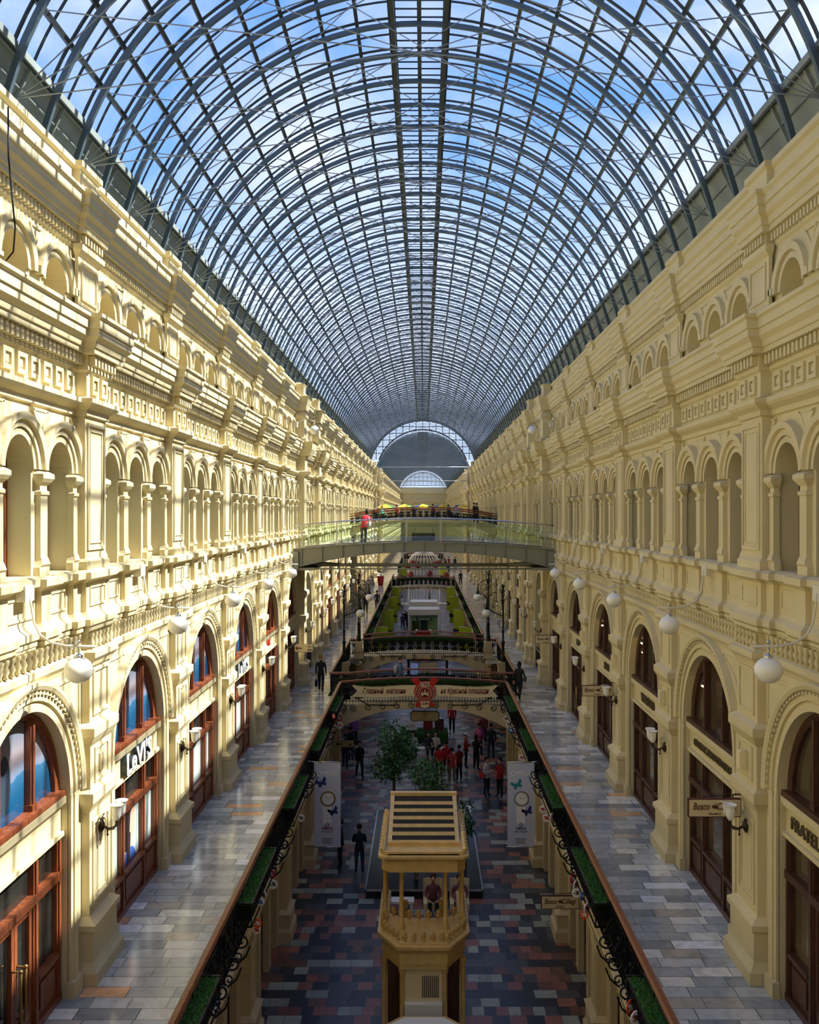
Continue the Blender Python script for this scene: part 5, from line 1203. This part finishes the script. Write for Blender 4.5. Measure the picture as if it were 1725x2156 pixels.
# ------------------------------------------------------------------ people
def skel(pose):
    V, E, R, C = {}, [], {}, {}
    def v(n, p, r): V[n] = p; R[n] = r
    def e(a, b, c): E.append((a, b, c))
    sit = pose == 'sit'; lean = .32 if pose == 'lean' else 0
    hz_ = .50 if sit else .93
    v('pel', (0, 0, hz_), .125); v('wst', (0, -lean*.2, hz_+.16), .128); v('chs', (0, -lean*.6, hz_+.34), .135); v('nkb', (0, -lean*.95, hz_+.52), .07); v('nk', (0, -lean*1.1-.01, hz_+.58), .05)
    v('h0', (0, -lean*1.15-.02, hz_+.64), .075); v('h1', (0, -lean*1.2-.015, hz_+.73), .094); v('h2', (0, -lean*1.2, hz_+.81), .062)
    v('ns', (0, -lean*1.2-.112, hz_+.70), .014)
    e('pel', 'wst', 1); e('wst', 'chs', 1); e('chs', 'nkb', 1); e('nkb', 'nk', 0); e('nk', 'h0', 0); e('h0', 'h1', 0); e('h1', 'h2', 0); e('h1', 'ns', 0)
    for s, n in ((-1, 'l'), (1, 'r')):
        sp = .16*s if pose == 'walk' else 0
        sh = (s*.185, -lean*.9, hz_+.47); v('sh'+n, sh, .062)
        if pose == 'front': el, wr, hd = (s*.23, -.03, hz_+.20), (s*.10, -.26, hz_+.24), (s*.06, -.32, hz_+.27)
        elif pose == 'lean': el, wr, hd = (s*.27, -.42, hz_+.22), (s*.16, -.62, hz_+.26), (s*.1, -.68, hz_+.28)
        elif sit: el, wr, hd = (s*.23, -.06, hz_+.2), (s*.14, -.3, hz_+.12), (s*.11, -.38, hz_+.11)
        else: el, wr, hd = (s*.225, .03+sp*.5, hz_+.20), (s*.22, -.04+sp*1.2, hz_-.03), (s*.21, -.06+sp*1.35, hz_-.12)
        v('el'+n, el, .052); v('wr'+n, wr, .033); v('hd'+n, hd, .036)
        e('chs', 'sh'+n, 1); e('sh'+n, 'el'+n, 1); e('el'+n, 'wr'+n, 1); e('wr'+n, 'hd'+n, 0)
        v('hp'+n, (s*.095, 0, hz_-.05), .098); e('pel', 'hp'+n, 2)
        if sit: kn, an, to = (s*.12, -.42, hz_+.0), (s*.12, -.42, .09), (s*.13, -.56, .035)
        elif pose == 'walk': kn, an, to = (s*.10, -.06-.9*sp, .50), (s*.10, .02-1.5*sp, .09), (s*.11, -.12-1.5*sp, .035)
        else: kn, an, to = (s*.11, -.02, .50), (s*.12, .02, .09), (s*.14, -.12, .035)
        v('kn'+n, kn, .074); v('an'+n, an, .05); v('to'+n, to, .036)
        e('hp'+n, 'kn'+n, 2); e('kn'+n, 'an'+n, 2); e('an'+n, 'to'+n, 3)
    return V, E, R
def seg_d(p, a, b):
    ab = b-a; t_ = max(0, min(1, (p-a).dot(ab)/max(ab.length_squared, 1e-9))); return (p-a-ab*t_).length
BODY = {}
def body(pose):
    if pose in BODY: return BODY[pose]
    V, E, R = skel(pose); names = list(V); me = bpy.data.meshes.new('body'); me.from_pydata([V[n] for n in names], [(names.index(a), names.index(b)) for a, b, _ in E], [])
    o = bpy.data.objects.new('body', me); COL.objects.link(o); o.modifiers.new('Skin', 'SKIN'); ss = o.modifiers.new('Sub', 'SUBSURF'); ss.levels = 2; ss.render_levels = 2
    sk = me.skin_vertices[0].data
    for i, n in enumerate(names):
        r = R[n]; fx = 1.25 if n in ('pel', 'wst', 'chs') else 1
        sk[i].radius = (r*fx if n in ('chs', 'pel') else r, r); sk[i].use_root = n == 'pel'
    dg = bpy.context.evaluated_depsgraph_get(); m2 = bpy.data.meshes.new_from_object(o.evaluated_get(dg)); bpy.data.objects.remove(o)
    segs = [(Vector(V[a]), Vector(V[b]), c, (R[a]+R[b])/2) for a, b, c in E]; mi = []
    for p in m2.polygons: mi.append(min(segs, key=lambda s_: seg_d(p.center, s_[0], s_[1])/max(s_[3], .03))[2])
    mb = MB(); mb.v = [tuple(v_.co) for v_ in m2.vertices]; mb.f = [list(p.vertices) for p in m2.polygons]; mb.sm = [True]*len(mb.f); mb.mi = mi; mb.cur = 0
    for n in 'lr':                                   # five fingers on each hand
        w_, h_ = Vector(V['wr'+n]), Vector(V['hd'+n]); d = (h_-w_).normalized(); sd = d.cross(Vector((0, -1, .2))).normalized() if abs(d.y) < .9 else Vector((1, 0, 0)); cu = d.cross(sd).normalized()
        for k, ln in enumerate((.065, .08, .085, .075)):
            b = h_+sd*(k-1.5)*.018+d*.015; mb.tube([tuple(b), tuple(b+d*ln*.5+cu*.004), tuple(b+d*ln+cu*.018)], [.010, .009, .006], 6)
        b = h_-d*.02+sd*(.03 if n == 'l' else -.03); mb.tube([tuple(b), tuple(b+d*.03+sd*(.02 if n == 'l' else -.02)), tuple(b+d*.06+sd*(.024 if n == 'l' else -.024))], [.012, .010, .007], 6)
    BODY[pose] = (mb.mesh('body', ['skin', 'white', 'white', 'black']), V); return BODY[pose]
M['skin'] = mat('skin', (206, 160, 130), .5)
CL = {}
def cloth(c):
    if c not in CL: CL[c] = mat('cloth_%02x%02x%02x' % c, c, .8)
    return CL[c]
HAIR = {}
def person(loc, pose, top, legs, hair, rz, label, h=1.7, shoes=(24, 22, 22), longhair=False, hat=None, bag=None, bagc=(120, 110, 95), group=None):
    t = thing('person', label, 'person', loc, rz, group); me, V = body(pose); k = h/1.76
    t.scale = (k, k, k)
    b = place(me, 'body', t)
    for i, m in enumerate((M['skin'], cloth(top), cloth(legs), cloth(shoes))): b.material_slots[i].link = 'OBJECT'; b.material_slots[i].material = m
    hx = Vector(V['h1'])
    mb = MB(); rows = []
    for i in range(9):
        a = pi*i/8*(.62 if not longhair else .72)
        rows.append([(hx.x+.112*sin(a)*cos(q)*.92, hx.y+.02+.118*sin(a)*sin(q)*(1 if sin(q) > 0 else .82-.35*(i/8)), hx.z+.025+.125*cos(a)-(.0 if sin(q) < 0 or not longhair else .10*(i/8)**2)) for q in [2*pi*j/16 for j in range(16)]])
    mb.grid(rows, True, True); mb.obj('hair', cloth(hair), t)
    for s in (-1, 1):
        mb = MB(); mb.ball((hx.x+s*.034, hx.y-.083, hx.z+.005), .011, 6, 5); mb.obj('eye', 'black', t); mb = MB(); mb.ball((hx.x+s*.094, hx.y+.005, hx.z-.02), .026, 6, 5, (.4, .7, 1)); mb.obj('ear', 'skin', t)
    mb = MB(); mb.tube([(hx.x-.024, hx.y-.088, hx.z-.075), (hx.x, hx.y-.094, hx.z-.077), (hx.x+.024, hx.y-.088, hx.z-.075)], .006, 5); mb.obj('mouth', 'darkred', t)
    nz = V['nkb'][2]
    if hat: mb = MB(); mb.lathe([(.118, .03), (.115, .09), (.08, .14), (0, .155)], 14, (hx.x, hx.y, hx.z)); mb.lathe([(.116, .035), (.12, .03), (.19, .02)], 14, (hx.x, hx.y-.05, hx.z), True, 0, .6, 1); mb.obj('cap', cloth(hat), t)
    mb = MB(); mb.lathe([(.165, -.05), (.172, 0), (.165, .04)], 16, (0, 0, V['pel'][2]-.03), True, 0, 1, .82); mb.obj('jacket_hem', cloth(top), t)
    mb = MB(); mb.lathe([(.075, -.02), (.068, .02), (.058, .045)], 12, V['nkb']); mb.obj('collar', cloth(top), t)
    C0 = Vector(V['chs'])
    if bag == 'back': mb = MB(); mb.ball((C0.x, C0.y+.2, C0.z-.05), .17, 12, 8, (.9, .6, 1.15)); mb.tube([(-.11, C0.y+.1, C0.z+.14), (-.12, C0.y-.1, C0.z+.16), (-.12, C0.y-.15, C0.z-.02)], .018, 5); mb.tube([(.11, C0.y+.1, C0.z+.14), (.12, C0.y-.1, C0.z+.16), (.12, C0.y-.15, C0.z-.02)], .018, 5); mb.obj('backpack', cloth(bagc), t)
    if bag == 'shoulder': mb = MB(); mb.ball((-.30, C0.y+.05, C0.z-.28), .16, 12, 8, (.45, .9, .9)); mb.tube([(-.3, C0.y+.05, C0.z-.16), (-.22, C0.y, C0.z+.1), (-.2, C0.y, C0.z+.16), (-.26, C0.y+.1, C0.z-.0), (-.3, C0.y+.12, C0.z-.16)], .012, 5); mb.obj('shoulder_bag', cloth(bagc), t)
    if bag == 'hand': hd = Vector(V['hdr']); mb = MB(); mb.box(hd.x-.05, hd.x+.05, hd.y-.15, hd.y+.15, hd.z-.52, hd.z-.22); mb.tube([(hd.x, hd.y-.1, hd.z-.22), (hd.x, hd.y, hd.z-.03), (hd.x, hd.y+.1, hd.z-.22)], .01, 5); mb.obj('handbag', cloth(bagc), t)
    return t
def g(px, py): return on(px, py, Z1)
def u(px, py): return on(px, py, Z2)
D = (24, 24, 28); J = (44, 58, 84)
person(u(676, 1456), 'walk', D, (26, 28, 40), (150, 118, 76), pi, 'blonde person in dark clothes walking away on the left walkway carrying a bag', 1.68, bag='hand', bagc=(20, 18, 18))
person(u(1094, 1472), 'walk', (20, 20, 22), (22, 22, 26), (18, 15, 14), 2.6, 'dark haired person in black walking on the right walkway with a shoulder bag', 1.66, longhair=True, bag='shoulder', bagc=(60, 66, 54))
person(u(794, 1285), 'walk', (60, 62, 66), (30, 34, 46), (30, 24, 20), pi, 'person in grey top walking away far down the left walkway', 1.68)
person(u(770, 1292), 'stand', (40, 38, 36), (26, 26, 30), (30, 24, 20), pi, 'dark figure beside the far left lamp post on the walkway', 1.7)
person(u(945, 1196), 'walk', (150, 36, 40), (24, 24, 28), (24, 20, 18), pi, 'person in red top on the far right walkway', 1.7)
person(u(958, 1197), 'stand', (30, 28, 28), (24, 24, 28), (24, 20, 18), pi, 'dark figure next to the red top on the far right walkway', 1.74)
person(u(970, 1233), 'stand', (34, 32, 34), (24, 24, 28), (24, 20, 18), 0, 'dark figure leaning by the rail near the far bridge, right walkway', 1.72)
person((-2.86, 45.1, hz(-2.86)), 'lean', (214, 30, 56), (28, 28, 32), (40, 26, 20), 2.7, 'person in a bright red jacket leaning on the glass footbridge rail', 1.66, longhair=True, bag='shoulder', bagc=(226, 214, 214))
person((-1.03, 41.9, Z2+arched(1.03, .2)), 'walk', (70, 92, 124), (40, 46, 60), (60, 44, 30), pi/2, 'person in denim jacket with a pale backpack crossing the banner footbridge', 1.74, bag='back', bagc=(150, 152, 150))
for i, (px, py, pose, top, legs, hair, rz, label, kw) in enumerate((
    (746, 1571, 'stand', (150, 92, 170), D, (30, 22, 18), pi, 'person in a purple top at the back left of the ground floor', {}),
    (757, 1637, 'walk', D, (24, 26, 30), (24, 20, 18), .3, 'person in black coat walking beside the left hanging banner top', {'bag': 'back', 'bagc': (30, 30, 32)}),
    (727, 1618, 'walk', (60, 50, 46), J, (40, 30, 26), pi, 'person half hidden behind the left arrow sign', {}),
    (739, 1602, 'stand', (40, 40, 44), J, (30, 24, 20), 2.5, 'person in jeans standing behind the arrow sign, left', {}),
    (757, 1839, 'front', (26, 28, 38), J, (40, 32, 26), pi, 'man in dark jacket and jeans standing left of the black platform', {}),
    (717, 1828, 'front', D, (24, 24, 28), (30, 24, 20), -pi/2, 'person in black beside the lower edge of the left hanging banner', {}),
    (981, 1617, 'front', (150, 40, 40), D, (30, 24, 20), pi/2, 'man in a red shirt and white cap on the right of the ground floor', {'hat': (226, 226, 220)}),
    (1003, 1621, 'front', (22, 22, 24), (22, 22, 26), (18, 15, 14), 2.4, 'person in black facing the man with white cap', {'longhair': True}),
    (1034, 1599, 'stand', (34, 36, 46), J, (30, 24, 20), pi, 'tall man in dark jacket and blue jeans at the right wall', {'h': 1.82}),
    (1009, 1592, 'stand', (190, 90, 130), D, (30, 24, 20), pi, 'person with a pink backpack in the right crowd', {'bag': 'back', 'bagc': (200, 90, 130)}),
    (1018, 1568, 'walk', (120, 40, 44), D, (24, 20, 18), 0, 'person in dark red at the back of the right crowd', {}),
    (940, 1632, 'stand', (176, 40, 44), (60, 50, 44), (18, 15, 14), 2.8, 'person in red top at the left of the red group', {'h': 1.62}),
    (952, 1649, 'stand', (200, 66, 66), (120, 108, 80), (18, 15, 14), pi, 'person in salmon shirt and khaki trousers, nearest of the red group', {'h': 1.62}),
    (967, 1643, 'front', (120, 28, 32), (30, 28, 30), (18, 15, 14), -2.6, 'person in dark red top at the right of the red group', {'h': 1.64}),
    (925, 1640, 'stand', (210, 40, 40), (40, 36, 36), (18, 15, 14), pi, 'person in bright red top half hidden by the tree', {'h': 1.6}),
    (1025, 1676, 'front', (210, 200, 200), (34, 36, 50), (40, 28, 22), .8, 'person in white top with red bag left of the right hanging banner', {'bag': 'shoulder', 'bagc': (190, 40, 50)}),
    (1053, 1678, 'front', (150, 32, 36), (22, 22, 26), (24, 18, 16), -.9, 'person in red jacket and black trousers by the right hanging banner', {}),
    (952, 1542, 'walk', (176, 36, 46), D, (20, 16, 15), 0, 'person in red jacket walking right of the grass block', {}),
    (848, 1325, 'stand', (70, 70, 72), D, (24, 20, 18), pi, 'left of the visitors beside the white pavilion', {}),
    (854, 1318, 'stand', (36, 34, 36), J, (24, 20, 18), .5, 'middle visitor beside the white pavilion', {}),
    (858, 1322, 'front', (50, 44, 44), (28, 30, 40), (24, 20, 18), 2, 'right visitor beside the white pavilion', {}),
    (847, 1283, 'walk', (214, 212, 206), D, (24, 20, 18), pi, 'person in white shirt beyond the white pavilion on the left', {}),
    (905, 1268, 'stand', (120, 130, 130), D, (24, 20, 18), 0, 'person in grey top under the far footbridge', {}))):
    person(g(px, py), pose, top, legs, hair, rz, label, **kw)
for loc, top, hair, rz, lab in (((.30, 29.35, Z1), (110, 60, 70), (70, 26, 26), 0, 'person with dark red scarf sitting on the left cream armchair'), ((1.12, 29.35, Z1), (120, 66, 80), (70, 26, 26), 0, 'person with dark red scarf sitting on the right cream armchair'),
    ((-.55, 48.6, Z1), (216, 214, 210), (28, 22, 20), .1, 'person in white shirt sitting on the left bench by the grass block'), ((.62, 48.6, Z1), (206, 196, 190), (28, 22, 20), -.1, 'person in white shirt sitting on the right bench by the grass block'),
    ((.25, 48.55, Z1), (60, 60, 64), (20, 16, 15), .2, 'dark dressed person sitting between the two white shirts')):
    person(loc, 'sit', top, D, hair, rz, lab, 1.68)
ORD2 = ['first', 'second', 'third', 'fourth', 'fifth', 'sixth', 'seventh', 'eighth', 'ninth']
for k, (px, top) in enumerate(((790, (40, 40, 46)), (806, (60, 170, 140)), (836, (150, 60, 50)), (872, (50, 44, 50)), (912, (120, 40, 40)), (944, (44, 50, 60)), (961, (200, 200, 204)), (998, (26, 24, 26)), (1004, (30, 26, 26)))):
    x = (px-VX)*81/F
    up = k > 6; Y = 80.3 if k % 2 else 80.9
    if not up:
        st = thing('stool', 'dark cafe stool behind the far wooden rail, %s from the left' % ORD2[k], 'stool', (x, Y+.02, ha(x)), 0, 'stools on the far bridge')
        mb = MB(); mb.lathe([(0, .40), (.17, .40), (.18, .43), (.17, .45), (0, .45)], 12); mb.obj('seat', 'darkwood', st); mb = MB(); mb.lathe([(.16, 0), (.15, .02), (.03, .04), (.03, .40)], 10); mb.obj('leg', 'iron', st)
    person((x, Y, ha(x)), 'stand' if up else 'sit', top, D, (26, 20, 18), (k % 3)*1.1, 'cafe visitor behind the far wooden rail, %s from the left' % ORD2[k], 1.66, group='visitors on the far bridge')
# ------------------------------------------------------------------ camera, sun, sky
cam = bpy.data.cameras.new('camera'); co = bpy.data.objects.new('camera', cam); COL.objects.link(co)
cam.sensor_fit = 'HORIZONTAL'; cam.sensor_width = 36; cam.lens = F*36/1725; co.rotation_euler = (pi/2, 0, 0); cam.clip_end = 2000
cam.shift_x = -(VX-862.5)/1725; cam.shift_y = (VY-1078)/1725
S.camera = co
sun = bpy.data.lights.new('sun', 'SUN'); sun.energy = 14.3; sun.angle = RAD(.6); sun.color = (1, .98, .93)
so = bpy.data.objects.new('sun', sun); COL.objects.link(so)
so.rotation_euler = Vector((-1, -.16, -1.18)).to_track_quat('-Z', 'Y').to_euler(); so.location = (30, 30, 40)
w = bpy.data.worlds.new('sky'); S.world = w; w.use_nodes = True; nt = w.node_tree; bg = nt.nodes['Background']
tc = nt.nodes.new('ShaderNodeTexCoord'); mp = nt.nodes.new('ShaderNodeMapping'); mp.inputs['Scale'].default_value = (1.6, 1.1, 2.6)
nz = nt.nodes.new('ShaderNodeTexNoise'); nz.inputs['Scale'].default_value = 1.5; nz.inputs['Detail'].default_value = 7; nz.inputs['Roughness'].default_value = .55; nz.inputs['Distortion'].default_value = .5
cr = nt.nodes.new('ShaderNodeValToRGB'); cr.color_ramp.elements[0].position = .46; cr.color_ramp.elements[0].color = (0, 0, 0, 1); cr.color_ramp.elements[1].position = .72; cr.color_ramp.elements[1].color = (1, 1, 1, 1)
sp = nt.nodes.new('ShaderNodeSeparateXYZ'); c2 = nt.nodes.new('ShaderNodeValToRGB')
e = c2.color_ramp.elements; e[0].position = 0; e[0].color = srgb(196, 214, 238); e[1].position = .75; e[1].color = srgb(58, 118, 222); k = e.new(.3); k.color = srgb(116, 168, 240)
mx = nt.nodes.new('ShaderNodeMix'); mx.data_type = 'RGBA'; mx.inputs[7].default_value = srgb(226, 230, 244)
L = nt.links.new
L(tc.outputs['Generated'], mp.inputs[0]); L(mp.outputs[0], nz.inputs['Vector']); L(nz.outputs['Fac'], cr.inputs[0]); L(tc.outputs['Generated'], sp.inputs[0]); L(sp.outputs[2], c2.inputs[0])
L(cr.outputs[0], mx.inputs[0]); L(c2.outputs[0], mx.inputs[6]); L(mx.outputs[2], bg.inputs[0]); bg.inputs[1].default_value = 1.5
for o in list(COL.objects):
    if o.parent is None and 'label' in o and len(o['label'].split()) > 16: print('LONG', o['label'])
    if o.parent is None: o.location.z += ZC
S.view_settings.view_transform = 'Standard'; S.view_settings.look = 'None'; S.view_settings.exposure = 0; S.view_settings.gamma = 1
S.cycles.use_denoising = True; S.cycles.max_bounces = 6; S.cycles.diffuse_bounces = 4; S.cycles.adaptive_threshold = .02; S.cycles.glossy_bounces = 3; S.cycles.transparent_max_bounces = 16
